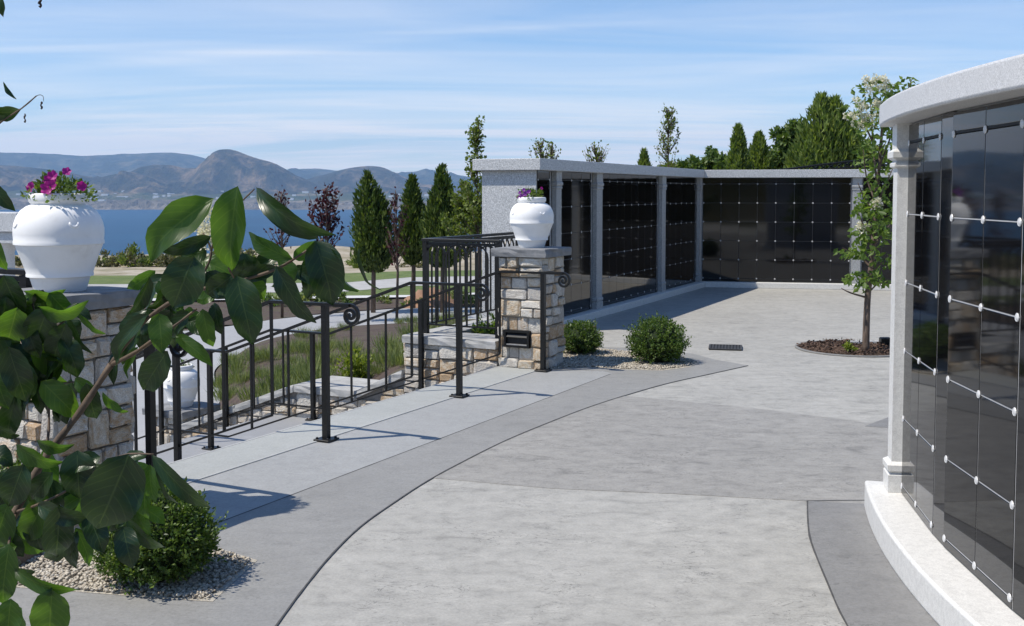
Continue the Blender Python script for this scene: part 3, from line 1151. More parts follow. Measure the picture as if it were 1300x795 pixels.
def pilaster(root, P, u, n, hw, prot, zb, zt, mat, k=1.0):
    """rectangular section lofted over a moulded profile; P on the wall face"""
    prof = [(zb, .010), (zb + .085, .010), (zb + .095, -.004), (zb + .108, .014), (zb + .135, .014), (zb + .15, -.010),
            (zt - .215, -.010), (zt - .205, .008), (zt - .19, .008), (zt - .178, -.006), (zt - .162, .020), (zt - .135, .020),
            (zt - .12, -.002), (zt, -.002)]
    mb = MB()
    V, Fc = [], []
    for z, o in prof:
        w_, p_ = hw + o * k, prot + o * k
        for a, b in ((-w_, -.012), (-w_, p_), (w_, p_), (w_, -.012)):
            q = P + u * a + n * b
            V.append((q.x, q.y, z))
    for i in range(len(prof) - 1):
        for j in range(4):
            a, b = i * 4 + j, i * 4 + (j + 1) % 4
            Fc.append((a, b, b + 4, a + 4))
    e = (len(prof) - 1) * 4
    Fc += [(3, 2, 1, 0), (e, e + 1, e + 2, e + 3)]
    mb.add(V, Fc)
    return mb.build('pilaster', mat, root)


ROWZ = [0.152, 0.473, 0.794, 1.115, 1.436, 1.757]


def niche_bay(root, P0, u, n, t0, cols, wd, rowz, ztop, zbot, gap=0.005):
    for c in range(cols):
        mid = P0 + u * (t0 + wd * (c + .5))
        for r in range(len(rowz) - 1):
            put_panel(root, mid, u, n, wd, rowz[r], rowz[r + 1], gap=gap)
        put_panel(root, mid, u, n, wd, rowz[-1] + .004, ztop, 'fascia_panel', gap)
        put_panel(root, mid, u, n, wd, zbot, rowz[0], 'plinth_panel', gap)
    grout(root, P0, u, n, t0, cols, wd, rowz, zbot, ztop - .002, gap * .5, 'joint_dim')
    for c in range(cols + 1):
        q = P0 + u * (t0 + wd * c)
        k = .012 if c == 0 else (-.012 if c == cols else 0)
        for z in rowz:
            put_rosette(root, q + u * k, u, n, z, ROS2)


def grout(root, P0, u, n, t0, cols, wd, rowz, z0, z1, hw, mat):
    """pale jointing just behind the panel faces"""
    mb = MB()
    L_ = cols * wd
    for z in rowz:
        mb.box(P0 + u * (t0 + L_ / 2) - n * .006 + ZV * z, u * (L_ / 2), n * .0045, ZV * hw)
    mb.build('joint', mat, root)
    mb = MB()
    for c in range(cols + 1):
        mb.box(P0 + u * (t0 + wd * c) - n * .0065 + ZV * ((z0 + z1) / 2), u * hw, n * .0045, ZV * ((z1 - z0) / 2))
    mb.build('joint', mat, root)


def line_x(p, u, q, v):
    """intersection of two plan lines"""
    det = u.x * (-v.y) + v.x * u.y
    d = q - p
    t = (d.x * (-v.y) + v.x * d.y) / det
    return p + u * t


Wd = Vector((0.425, 0.905, 0)).normalized()
Wn = Vector((Wd.y, -Wd.x, 0))
NR = Vector((0.27, 12.6, 0))
WL = 6.92
K = NR + Wd * WL
Bd = Vector((0.979, -0.202, 0)).normalized()
Bn = Vector((Bd.y, -Bd.x, 0))
BL = 4.9
TH = 0.66


def off(i, d):
    """front line of wall i pushed out by d"""
    return (NR + Wn * d, Wd) if i == 0 else (K + Bn * d, Bd)


def mitre(d):
    a, b = off(0, d), off(1, d)
    return line_x(a[0], a[1], b[0], b[1])


def wall_prism(root, name, mat, i, f, b, ext0, z0, z1, bev=0):
    if i == 0:
        p0, p1 = NR + Wn * f - Wd * ext0, NR - Wn * b - Wd * ext0
        poly = [p0, mitre(f) - Wd * .001, mitre(-b) - Wd * .001, p1]
    else:
        e0, e1 = K + Bd * (BL + ext0) + Bn * f, K + Bd * (BL + ext0) - Bn * b
        poly = [mitre(f) + Bd * .001, e0, e1, mitre(-b) + Bd * .001]
    mb = MB()
    mb.prism([(p.x, p.y) for p in poly], z0, z1)
    o = mb.build(name, mat, root)
    if bev:
        md = o.modifiers.new('bevel', 'BEVEL')
        md.width = bev
        md.segments = 2
    return o


left_wall = thing('columbarium_wall', NR, 'long black granite columbarium wall in shade, receding behind the stone pillar with the urn', 'columbarium')
back_wall = thing('columbarium_wall', K, 'black granite columbarium wall across the far end of the plaza, behind the small tree', 'columbarium')
CAPB, CAPT = 1.862, 1.995
for i, root in ((0, left_wall), (1, back_wall)):
    wall_prism(root, 'core', 'grey_granite', i, -.024, TH, 0, 0.0, CAPB)
    wall_prism(root, 'cap_slab', 'grey_granite', i, .10, TH + .1, .10, CAPB, CAPT, .006)
    wall_prism(root, 'plinth', 'base_granite', i, .13, TH + .06, .03, 0.0, .095, .008)
# the near end is one grey slab with an arris
mb = MB()
p = NR - Wd * .012
mb.box(p - Wn * (TH / 2 - .0) + Vector((0, 0, .98)), Wn * (TH / 2 + .012), Wd * .012, Vector((0, 0, .88)))
mb.build('end_slab', 'grey_granite', left_wall)
for t0, cols, wd in ((.05, 1, .36), (.745, 3, .338), (2.14, 8, .301), (4.91, 6, .296)):
    niche_bay(left_wall, NR, Wd, Wn, t0, cols, wd, ROWZ, CAPB - .002, .1)
for a, b in ((.435, .725), (1.776, 2.12), (4.57, 4.89), (6.70, 6.92)):
    pilaster(left_wall, NR + Wd * ((a + b) / 2), Wd, Wn, (b - a) / 2 - .062, .05, .096, CAPB, 'pilaster_granite', .5)
for t0, cols, wd in ((.05, 8, .3025), (2.67, 7, .305)):
    niche_bay(back_wall, K, Bd, Bn, t0, cols, wd, ROWZ, CAPB - .002, .1)
pilaster(back_wall, K + Bd * 2.567, Bd, Bn, .075, .055, .096, CAPB, 'pilaster_granite', .5)

# curved columbarium on the right
curved = thing('curved_columbarium', Vector((1.75, 3.8, 0)), 'tall polished black granite columbarium curving in at the right edge, nearest the camera', 'columbarium')
RZ = [0.181, 0.511, 0.841, 1.171, 1.501, 1.838]
CB, CT = 1.934, 2.045
pt = Vector((1.897, 5.298, 0))
A_START = pt.copy()
h_ang = 8.5
segs = []
facing = [(.665, 2), (.158, 0), (.70, 2), (.158, 0), (.68, 2), (.158, 0), (.68, 2), (.158, 0), (.68, 2), (.158, 0), (.68, 2)]
hd = [8.5, 5.6, 2.7, -.2, -3.1, -6.0, -8.9, -11.8, -14.7, -17.6, -20.5]
line_pts = [pt.copy()]
for (ln, cols), a in zip(facing, hd):
    u = Vector((-math.sin(R(a)), -math.cos(R(a)), 0))
    n = Vector((u.y, -u.x, 0))           # towards the plaza (left)
    if n.x > 0:
        n = -n
    if cols:
        wdc = ln / cols
        mids = [pt + u * (wdc * (c + .5)) for c in range(cols)]
        for mpt in mids:
            for r in range(5):
                put_panel(curved, mpt, u, n, wdc, RZ[r], RZ[r + 1], gap=.0055)
            put_panel(curved, mpt, u, n, wdc, RZ[5] + .008, CB - .006, 'fascia_panel', .0055)
        put_panel(curved, pt + u * (ln / 2), u, n, ln, .14, RZ[0], 'plinth_panel', .0055)
        for c in range(cols + 1):
            k = .016 if c == 0 else (-.016 if c == cols else 0)
            for z in RZ:
                put_rosette(curved, pt + u * (wdc * c + k), u, n, z)
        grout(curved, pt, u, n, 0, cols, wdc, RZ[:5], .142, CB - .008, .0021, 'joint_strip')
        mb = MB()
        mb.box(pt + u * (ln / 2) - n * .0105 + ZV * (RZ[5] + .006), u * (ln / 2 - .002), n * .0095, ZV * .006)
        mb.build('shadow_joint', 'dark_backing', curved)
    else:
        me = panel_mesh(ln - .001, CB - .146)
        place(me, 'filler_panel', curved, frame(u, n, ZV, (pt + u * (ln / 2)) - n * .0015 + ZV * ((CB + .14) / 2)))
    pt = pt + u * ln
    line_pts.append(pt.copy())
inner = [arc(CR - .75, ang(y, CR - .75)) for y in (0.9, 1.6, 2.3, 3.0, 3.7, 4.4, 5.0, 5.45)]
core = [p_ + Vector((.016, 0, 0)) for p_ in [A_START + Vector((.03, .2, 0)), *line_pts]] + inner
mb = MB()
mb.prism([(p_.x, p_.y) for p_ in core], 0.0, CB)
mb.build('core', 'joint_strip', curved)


def ring(mb, r0, r1, z0, z1, y_end, y_start, n=48, slope=0.0):
    V, Fc = [], []
    a0, a1 = ang(y_end, r1), ang(y_start, r1)
    for i in range(n + 1):
        a = a0 + (a1 - a0) * i / n
        o_, i_ = arc(r1, a), arc(r0, a)
        V += [(o_.x, o_.y, z0), (o_.x, o_.y, z1), (i_.x, i_.y, z1 + slope), (i_.x, i_.y, z0)]
    for i in range(n):
        for j in range(4):
            a, b = i * 4 + j, i * 4 + (j + 1) % 4
            Fc.append((a, b, b + 4, a + 4))
    Fc += [(3, 2, 1, 0), tuple(n * 4 + j for j in range(4))]
    return mb.add(V, Fc)


for nm, mt, r0, r1, z0, z1, y1 in (('cap_slab', 'white_granite', CR - .85, CR + .155, CB, CT, 5.62), ('plinth', 'base_granite', CR - .6, CR + .195, 0, .138, 5.56)):
    o = ring(MB(), r0, r1, z0, z1, y1, 0.7).build(nm, mt, curved, True, 30)
    md = o.modifiers.new('bevel', 'BEVEL')
    md.width = .012
    md.segments = 3
    md.limit_method = 'ANGLE'
ua = Vector((math.sin(R(9.5)), math.cos(R(9.5)), 0))
na = Vector((-ua.y, ua.x, 0))
pilaster(curved, A_START + ua * .083 - na * .01, ua, na, .064, .062, .139, CB, 'base_granite', .85)

# ================================================================== field stone
STONES = []
for k in range(14):
    mb = MB()
    g = []
    for j in range(4):
        for i in range(4):
            edge = i in (0, 3) or j in (0, 3)
            corner = i in (0, 3) and j in (0, 3)
            x = (-.5, -.36, .36, .5)[i] + (0 if edge and i in (0, 3) else random.uniform(-.1, .1))
            z = (-.5, -.34, .34, .5)[j] + (0 if edge and j in (0, 3) else random.uniform(-.1, .1))
            if edge:
                x *= random.uniform(.94, 1.0) * (random.uniform(.92, 1.0) if corner else 1)
                z *= random.uniform(.93, 1.0) * (random.uniform(.92, 1.0) if corner else 1)
            y = random.uniform(.4, .75) if edge else random.uniform(.75, 1.2)
            g.append((x, y, z))
    fs = [(j * 4 + i, j * 4 + i + 1, j * 4 + i + 5, j * 4 + i + 4) for j in range(3) for i in range(3)]
    rim = [0, 1, 2, 3, 7, 11, 15, 14, 13, 12, 8, 4]
    base_i = len(g)
    g += [(g[i][0] * 1.0, -0.3, g[i][2] * 1.0) for i in rim]
    fs += [(rim[i], rim[(i + 1) % 12], base_i + (i + 1) % 12, base_i + i) for i in range(12)]
    mb.add(g, fs)
    STONES.append(mb.mesh('stone', 'field_stone', False))


def stone_face(root, P0, u, n, width, z0, ztop, depth=.034, rows=(.10, .19), wid=(.13, .30), seed=1, avoid=None):
    """uncoursed facing by repeated unequal splitting; ztop may be a function of the distance along u"""
    rr = random.Random(seed)
    zt = ztop if callable(ztop) else (lambda a: ztop)
    zmax = max(zt(0), zt(width), zt(width / 2))
    todo = [(0.0, width, z0, zmax)]
    while todo:
        x0, x1, a, b = todo.pop()
        w_, h = x1 - x0, b - a
        lim_w, lim_h = rr.uniform(wid[0] * 1.25, wid[1]), rr.uniform(rows[0] * 1.2, rows[1])
        if h > lim_h and (h / rows[1] >= w_ / wid[1] or w_ <= lim_w):
            c = a + h * rr.uniform(.36, .64)
            todo += [(x0, x1, a, c), (x0, x1, c, b)]
            continue
        if w_ > lim_w:
            c = x0 + w_ * rr.uniform(.34, .66)
            todo += [(x0, c, a, b), (c, x1, a, b)]
            continue
        top = min(b, zt(x0), zt(x1)) if callable(ztop) else b
        if top - a > .03:
            gap = rr.uniform(.002, .008)
            dep = depth * rr.uniform(.7, 1.4)
            if avoid and x1 > avoid[0] and x0 < avoid[1] and top > avoid[2] and a < avoid[3]:
                dep = .006
            m_ = frame(u * (w_ - gap) * (1 if rr.random() < .5 else -1), n * dep, ZV * (top - a - gap) * (1 if rr.random() < .5 else -1),
                       P0 + u * ((x0 + x1) / 2) + ZV * ((a + top) / 2))
            place(STONES[rr.randrange(len(STONES))], 'stone', root, m_)


def rough_slab(root, name, mat, poly, z0, z1, seed=0, cell=.09, amp=.006, zfun=None):
    """split-edge stone slab: polygon outline subdivided and jittered"""
    rr = random.Random(seed)
    pts = []
    for i in range(len(poly)):
        a, b = Vector(poly[i]), Vector(poly[(i + 1) % len(poly)])
        k = max(1, int((b - a).length / cell))
        for j in range(k):
            pts.append(a.lerp(b, j / k))
    n = len(pts)
    c = sum(pts, Vector((0, 0, 0))) / n
    V, Fc = [], []
    zf = zfun or (lambda p: 0)
    for lev, (z, k) in enumerate(((z0, .992), ((z0 + z1) / 2, 1.0), (z1 - .008, .997), (z1, .985))):
        for p_ in pts:
            q = c + (p_ - c) * k + Vector((rr.uniform(-amp, amp), rr.uniform(-amp, amp), 0)) * (1 if lev < 3 else .3)
            V.append((q.x, q.y, z + zf(p_) + (rr.uniform(-.003, .003) if lev in (1, 2) else 0)))
    for l in range(3):
        for i in range(n):
            a, b = l * n + i, l * n + (i + 1) % n
            Fc.append((a, b, b + n, a + n))
    Fc += [tuple(range(n - 1, -1, -1)), tuple(3 * n + i for i in range(n))]
    return MB().add(V, Fc).build(name, mat, root)


def se_rect(s0, s1, e0, e1):
    return [SE(s0, e0), SE(s1, e0), SE(s1, e1), SE(s0, e1)]


def stone_pier(label, s0, e0, size, z0, zcap, capt, over, seed, name='stone_pillar', capmat='cap_stone', rows=(.10, .19), avoid=None):
    root = thing(name, SE(s0 + size / 2, e0 + size / 2, z0), label, 'pillar')
    se_box(MB(), s0 + .02, s0 + size - .02, e0 + .02, e0 + size - .02, z0, zcap).build('core', 'mortar', root)
    i = .02
    stone_face(root, SE(s0, e0 + i), D2, -E2, size, z0 + .002, zcap - .002, seed=seed, rows=rows, avoid=avoid)
    stone_face(root, SE(s0 + i, e0), E2, -D2, size, z0 + .002, zcap - .002, seed=seed + 1, rows=rows)
    stone_face(root, SE(s0, e0 + size - i), D2, E2, size, z0 + .002, zcap - .002, seed=seed + 2, rows=rows)
    stone_face(root, SE(s0 + size - i, e0), E2, D2, size, z0 + .002, zcap - .002, seed=seed + 3, rows=rows)
    rough_slab(root, 'cap', capmat, se_rect(s0 - over, s0 + size + over, e0 - over, e0 + size + over), zcap, zcap + capt, seed)
    return root


PTOP = 1.10
pillar_r = stone_pier('square field stone pillar with black recessed light, standing before the shaded columbarium wall', 0.0, 0.0, .45, 0.0, PTOP - .075, .075, .05, 11, avoid=(.13, .38, .2, .352))
pillar_l = stone_pier('shaded field stone pillar under the large white urn, half hidden by leaves', -.19, -5.44, .45, 0.0, PTOP + .035 - .075, .075, .05, 29)
pier_low = stone_pier('low stone pier at the foot of the stairs with a small white urn on it', 4.42, .06, .46, LOW, -.86, .075, .07, 47, 'stone_pier')

# recessed light in the right pillar
lt = thing('recessed_light', SE(.255, -.03, .28), 'black louvred light set into the sunlit face of the stone pillar', 'light')
for s0, s1, z0, z1 in ((.125, .385, .335, .357), (.125, .385, .198, .218), (.125, .147, .218, .335), (.363, .385, .218, .335)):
    se_box(MB(), s0, s1, -.032, .01, z0, z1).build('frame', 'black_iron', lt)
se_box(MB(), .147, .363, .0, .012, .218, .335).build('back_plate', 'dark_backing', lt)
mb = MB()
mb.add([SE(.147, -.028, .292), SE(.363, -.028, .292), SE(.363, -.004, .335), SE(.147, -.004, .335), SE(.147, -.022, .287), SE(.363, -.022, .287), SE(.363, -.001, .330), SE(.147, -.001, .330)],
       [(0, 1, 2, 3), (4, 7, 6, 5), (0, 4, 5, 1), (1, 5, 6, 2), (2, 6, 7, 3), (3, 7, 4, 0)])
mb.build('hood', 'black_iron', lt)
se_box(MB(), .15, .36, -.026, .0, .219, .228).build('lens', 'lamp_glass', lt)


# stair walls
def stair_wall(label, e0, e1, face_n, seed, full=True):
    root = thing('stair_wall', SE(2.4, (e0 + e1) / 2, LOW), label, 'wall')
    fe = e0 if face_n < 0 else e1
    nn = E2 * face_n
    be = e1 if face_n < 0 else e0

    def top(s):
        pts = [(.45, .24), (1.5, .24), (1.501, -.10), (2.05, -.35), (2.82, -.35), (3.6, -.63), (4.42, -.93)]
        return float(np.interp(s, [p_[0] for p_ in pts], [p_[1] for p_ in pts]))
    ct = .075
    for k, (a, b) in enumerate(((.47, 1.5), (1.502, 2.05), (2.052, 2.82), (2.822, 3.6), (3.602, 4.42))):
        V = []
        za, zb = top(a + .003) - ct, top(b - .003) - ct
        for (s, z) in ((a, za), (b, zb)):
            for e in (e0 + .02, e1 - .02):
                V += [SE(s, e, LOW - .05), SE(s, e, z)]
        MB().add(V, [(0, 1, 3, 2), (4, 6, 7, 5), (0, 4, 5, 1), (2, 3, 7, 6), (1, 5, 7, 3), (0, 2, 6, 4)]).build('core', 'mortar', root)
        stone_face(root, SE(a, fe - .02 * face_n), D2, nn, b - a, LOW, lambda x, a=a, za=za, zb=zb, b=b: za + (zb - za) * min(max((x) / (b - a), 0), 1), seed=seed + k, wid=(.17, .36))
        if full:
            stone_face(root, SE(a, be + .02 * face_n), D2, -nn, b - a, LOW, lambda x, a=a, za=za, zb=zb, b=b: za + (zb - za) * min(max((x) / (b - a), 0), 1), seed=seed + 20 + k, wid=(.15, .3))
        ee0, ee1 = e0 - .04, e1 + .04
        if k == 2:
            ee1 += .22 if face_n < 0 else 0
            ee0 -= .22 if face_n > 0 else 0
        sl = (zb - za) / (b - a)
        o_ = SE(a, 0)
        rough_slab(root, 'cap', 'wall_cap', se_rect(a + .002, b - .002, ee0, ee1), za, za + ct, seed + k, zfun=lambda p_, o_=o_, sl=sl: (p_ - o_).dot(D2) * sl)
    # end face of the high part
    stone_face(root, SE(1.5 - .02, e0), E2, D2, e1 - e0, -.08, .24 - ct, seed=seed + 50)
    return root


wall_r = stair_wall('low stepped field stone wall with pale caps running down beside the stairs from the far pillar', .02, .37, -1, 60)
wall_l = stair_wall('low stepped field stone wall down the near side of the stairs, behind the leafy branch', -5.36, -5.01, 1, 80)
# planter wall from the stair wall back to the columbarium
pw = thing('planter_wall', SE(1.45, 1.3, 0), 'low stone planter wall under the picket guard rail behind the far pillar', 'wall')
mb = MB()
se_box(mb, 1.2, 1.46, .41, 2.34, -.4, .16).build('core', 'mortar', pw)
stone_face(pw, SE(1.46 - .02, .41), E2, D2, 1.93, -.3, .16, seed=90)
rough_slab(pw, 'cap', 'wall_cap', se_rect(1.15, 1.5, .415, 2.36), .162, .24, 91)
tag(se_box(MB(), .47, 1.19, .41, 2.33, -.2, .13).build('planter_soil', 'mulch', None), kind='structure')
#RAILS
# ================================================================== handrails
def handrail(label, e, s0=-.02):
    root = thing('handrail', SE(s0, e, 0), label, 'handrail', 'black iron handrails down the stairs')
    sh = s0 + .02
    RT = .885
    prof = [(-.20, RT), (.44, RT), (2.37, RT + LANDZ), (3.10, RT + LANDZ), (4.45, RT + LANDZ - .48), (4.8, RT + LANDZ - .48)]

    def rz(s):
        return float(np.interp(s, [p_[0] for p_ in prof], [p_[1] for p_ in prof]))

    def gz(s):
        if s < .45:
            return .008
        if s < LAND0:
            return -RISE * (1 + int((s - .43) / TREAD))
        if s < 3.1:
            return LANDZ
        if s < BOT:
            return LANDZ - RISE * (1 + int((s - 3.1) / TREAD))
        return LOW
    P = lambda s, z: SE(s + sh, e, z)
    # top rail: flat bar, ending in a scroll over the plaza
    pathp = []
    cx_, cz_, turns = -.20, RT - .058, 1.9
    nseg = 34
    for i in range(nseg, -1, -1):
        t = i / nseg
        r = .058 * (1 - t) ** 1.15 + .010
        a = math.pi / 2 + t * turns * 2 * math.pi
        pathp.append(P(cx_ + math.cos(a) * r - .0, cz_ + math.sin(a) * r))
    pathp += [P(s, z) for s, z in prof[1:]]
    MB().tube(pathp, .0095, 4, up=E2, ratio=1.0).build('scroll_core', 'black_iron', root)
    tops = [P(-.20, RT + .004)] + [P(s, z + .004) for s, z in prof[1:]]
    MB().tube(tops, .0225, 4, up=E2, ratio=.42).build('top_rail', 'black_iron', root)
    # lower bar along the slope
    low = [P(s, rz(s) - .755) for s in (.44, 2.37, 3.10, 4.45)]
    MB().tube(low, .0075, 4, up=E2).build('lower_bar', 'black_iron', root)
    for s in (0.0, 1.29, 2.575, 3.72, 4.65):
        z0, z1 = gz(s), rz(s) - .002
        c = P(s, (z0 + z1) / 2)
        pst = MB().box(c, D2 * .0195, E2 * .0195, ZV * ((z1 - z0) / 2)).build('post', 'black_iron', root)
        if s in (0.0, 2.575, 4.65):
            MB().bevbox(P(s, z0 + .007), D2 * .06, E2 * .06, ZV * .006, .002).build('base_plate', 'black_iron', pst)
            for a in (-1, 1):
                for b in (-1, 1):
                    MB().lathe([(.009, 0), (.009, .008), (.005, .012)], 6, SE(s + sh + a * .042, e + b * .042, z0 + .013)).build('bolt', 'black_iron', pst)
    for s in (.44, .86, 1.69, 2.1, 2.95, 3.34, 4.1):
        MB().box(P(s, rz(s) - .377), D2 * .0085, E2 * .0085, ZV * .374).build('picket', 'black_iron', root)
    return root


handrail('black handrail against the far stone pillar, its scroll end over the plaza', -.045, -.045)
handrail('black handrail with scroll end, second from the far stone pillar', -1.469, -.007)
handrail('black handrail with scroll end, third from the far pillar, overlapped by hanging leaves', -3.195, -.02)
handrail('black handrail beside the near pillar, mostly behind the leaves at left', -4.733, -.06)


def guard(label, corners, zt, zb, posts):
    """picket guard with interlaced arches under a flat top rail; corners in (s, e)"""
    root = thing('guard_rail', SE(*corners[0], zb), label, 'railing', 'black picket guard rails beside the pillars')
    pts = [SE(s, e) for s, e in corners]
    pass
    for i in range(len(pts) - 1):
        a, b = pts[i], pts[i + 1]
        d = (b - a).normalized()
        n = Vector((-d.y, d.x, 0))
        L_ = (b - a).length
        x0 = 0 if i == 0 else .03
        MB().bevbox((a + d * x0 + b) / 2 + ZV * (zt - .014), d * ((L_ - x0) / 2 + (.03 if i == 0 else 0)), n * .032, ZV * .014, .004).build('top_rail', 'black_iron', root)
        MB().box((a + b) / 2 + ZV * (zt - .05), d * (L_ / 2), n * .013, ZV * .012).build('sub_rail', 'black_iron', root)
        MB().box((a + b) / 2 + ZV * (zb + .09), d * (L_ / 2), n * .011, ZV * .008).build('bottom_rail', 'black_iron', root)
        k = max(4, int(L_ / .112))
        sp = L_ / k
        zs = zt - .062 - sp
        for j in range(1, k):
            q = a + d * (sp * j)
            MB().box(q + ZV * ((zb + .09 + zs) / 2), d * .0075, n * .0075, ZV * ((zs - zb - .09) / 2)).build('picket', 'black_iron', root)
        for j in range(0, k - 1):
            c = a + d * (sp * (j + 1)) + ZV * zs
            pth = [c + d * (math.cos(t) * sp) + ZV * (math.sin(t) * sp) for t in [math.pi * m_ / 8 for m_ in range(9)]]
            MB().tube(pth, .0065, 4, up=n, cap=True).build('arch', 'black_iron', root)
    for p_, (s, e) in zip(pts, corners):
        if posts:
            MB().box(p_ + ZV * ((zb + zt - .03) / 2), D2 * .024, E2 * .024, ZV * ((zt - .03 - zb) / 2)).build('post', 'black_iron', root)
    # turned-down end of the rail
    d0 = (pts[0] - pts[1]).normalized()
    MB().box(pts[0] + d0 * .016 + ZV * (zt - .052), d0 * .012, Vector((-d0.y, d0.x, 0)) * .026, ZV * .024).build('rail_end', 'black_iron', root)
    return root


guard('black picket guard rail with arches between far pillar and columbarium', [(.56, .2), (1.36, .2), (1.42, 2.28)], 1.165, .24, True)
guard('black guard rail end just left of the large white urn', [(.34, -5.16), (1.36, -5.16), (1.46, -7.6)], 1.225, .24, True)
se_box(MB(), 1.1, 1.5, -8, -5.4, -1.3, .16).build('core', 'mortar', wall_l)
rough_slab(wall_l, 'cap', 'wall_cap', se_rect(1.06, 1.54, -8, -5.4), .162, .24, 95)

# ================================================================== urns and flowers
URN = [(.56, 0), (.60, .04), (.66, .13), (.67, .145), (.745, .152), (.745, .175), (.735, .19), (.79, .26), (.875, .37), (.955, .46), (.965, .475), (1.0, .482), (1.0, .515),
       (.99, .525), (1.0, .58), (1.0, .64), (.975, .70), (.92, .765), (.83, .825), (.70, .868), (.60, .884), (.585, .892), (.62, .902), (.65, .92), (.655, .96), (.635, .99),
       (.59, 1.0), (.54, .985), (.53, .93)]


def urn(label, p, R_, H_, rot, seed):
    root = thing('urn', p, label, 'urn', 'white urns on the stone pillars')
    MB().lathe([(r * R_, h * H_) for r, h in URN], 48, p, capped=True).build('body', 'urn_white', root, True, 38)
    for k in range(4):
        a = rot + k * math.pi / 2
        o_ = Vector((math.cos(a), math.sin(a), 0))
        t_ = Vector((-o_.y, o_.x, 0))
        c = p + o_ * (R_ * .945) + ZV * (H_ * .71)
        pth = [c + t_ * (math.cos(x) * R_ * .10) + ZV * (-abs(math.sin(x)) * R_ * .11) + o_ * (R_ * .035 * math.sin(x)) for x in [math.pi * i / 8 for i in range(9)]]
        MB().tube(pth, [R_ * .02] + [R_ * .036] * 7 + [R_ * .02], 8).build('handle', 'urn_white', root, True)
    MB().lathe([(.50 * R_, .90 * H_), (.50 * R_, .94 * H_)], 24, p).build('soil', 'mulch', root)
    return root


def petunia(label, p, rad, hgt, flowers, mats, seed, nl=520, lean=(0, 0)):
    root = thing('petunia_plant', p, label, 'flowers')
    q = rng.normal(0, 1, (nl, 3))
    q /= np.linalg.norm(q, axis=1)[:, None]
    q[:, 2] = np.abs(q[:, 2]) * .95 - .12
    rr_ = rng.uniform(.35, 1.0, nl) ** .6
    lump = 1 + .25 * np.sin(q[:, 0] * 5 + seed) * np.cos(q[:, 1] * 4)
    P = np.array(p) + q * np.array([rad, rad, hgt]) * (rr_ * lump)[:, None] + np.array([lean[0], lean[1], 0]) * q[:, 2:3]
    leaf_cloud('foliage', P, q + np.array([0, 0, .3]), rng.uniform(.016, .034, nl), 'petunia_leaf', root, aspect=.55, jitter=.5)
    mb = MB()
    rs = random.Random(seed)
    for k in range(7):
        a = rs.uniform(0, 6.28)
        tip = Vector(p) + Vector((math.cos(a) * rad * .75, math.sin(a) * rad * .75, hgt * rs.uniform(.3, .8)))
        mb.tube([Vector(p) - ZV * .02, Vector(p).lerp(tip, .5) + ZV * .02, tip], [.003, .0025, .0015], 5)
    mb.build('stem', 'petunia_leaf', root)
    for (fx, fy, fz, s_, mi) in flowers:
        c = Vector(p) + Vector((fx, fy, fz))
        nrm = (Vector((fx * 1.0, fy - .12, fz * .5 + .02))).normalized()
        u = nrm.orthogonal().normalized()
        v = nrm.cross(u)
        V = [c - nrm * s_ * .25]
        for i in range(20):
            a = 2 * math.pi * i / 20
            k = s_ * (.40 + .10 * abs(math.cos(2.5 * a)) ** .5)
            V.append(c + (u * math.cos(a) + v * math.sin(a)) * k + nrm * s_ * .10 * math.cos(5 * a + fx * 30))
        MB().add(V, [(0, 1 + i, 1 + (i + 1) % 20) for i in range(20)]).build('flower', mats[mi], root, True)
    return root


UH, UR = .465, .2035
pR = SE(.225, .225, PTOP)
urn('white urn with few flowers on the far stone pillar before the columbarium', pR, UR, UH, .5, 1)
petunia('small petunia with purple and yellow-green tips in the far white urn', pR + Vector((-.01, 0, UH * .96)), .12, .115,
        [(-.05, -.11, .05, .05, 1), (-.085, -.08, .03, .045, 1), (.10, -.06, .10, .03, 0), (-.02, -.12, .07, .04, 1), (-.11, -.05, .015, .03, 1), (-.065, -.1, .085, .035, 1), (-.1, -.06, .06, .035, 1)], ['petal_magenta', 'petal_violet'], 5, 520)
pL = SE(-.19 + .225, -5.44 + .225, PTOP + .035)
urn('large white urn with magenta petunias, nearest at left before the lake', pL, UR, UH, 2.3, 2)
fl = [(-.10, -.09, .05, .05, 0), (-.005, -.13, .045, .062, 0), (.0, -.10, .085, .062, 0), (.05, -.03, .125, .045, 0), (-.04, -.06, .07, .04, 0), (.135, -.07, .055, .05, 0), (.015, -.11, .105, .05, 0),
      (-.12, -.03, .06, .04, 0), (.02, -.135, .06, .05, 0)]
petunia('clump of magenta petunias spilling from the large urn at left', pL + Vector((.005, 0, UH * .955)), .145, .125, fl, ['petal_magenta'], 9, 800)
pS = SE(4.65, .29, -.785)
urn('small far white urn seen between the handrails, low on its pier', pS, UR, UH, 1.1, 3)
petunia('sparse green plant in the small far urn behind the handrails', pS + Vector((0, 0, UH * .96)), .11, .09, [], ['petal_magenta'], 3, 140)

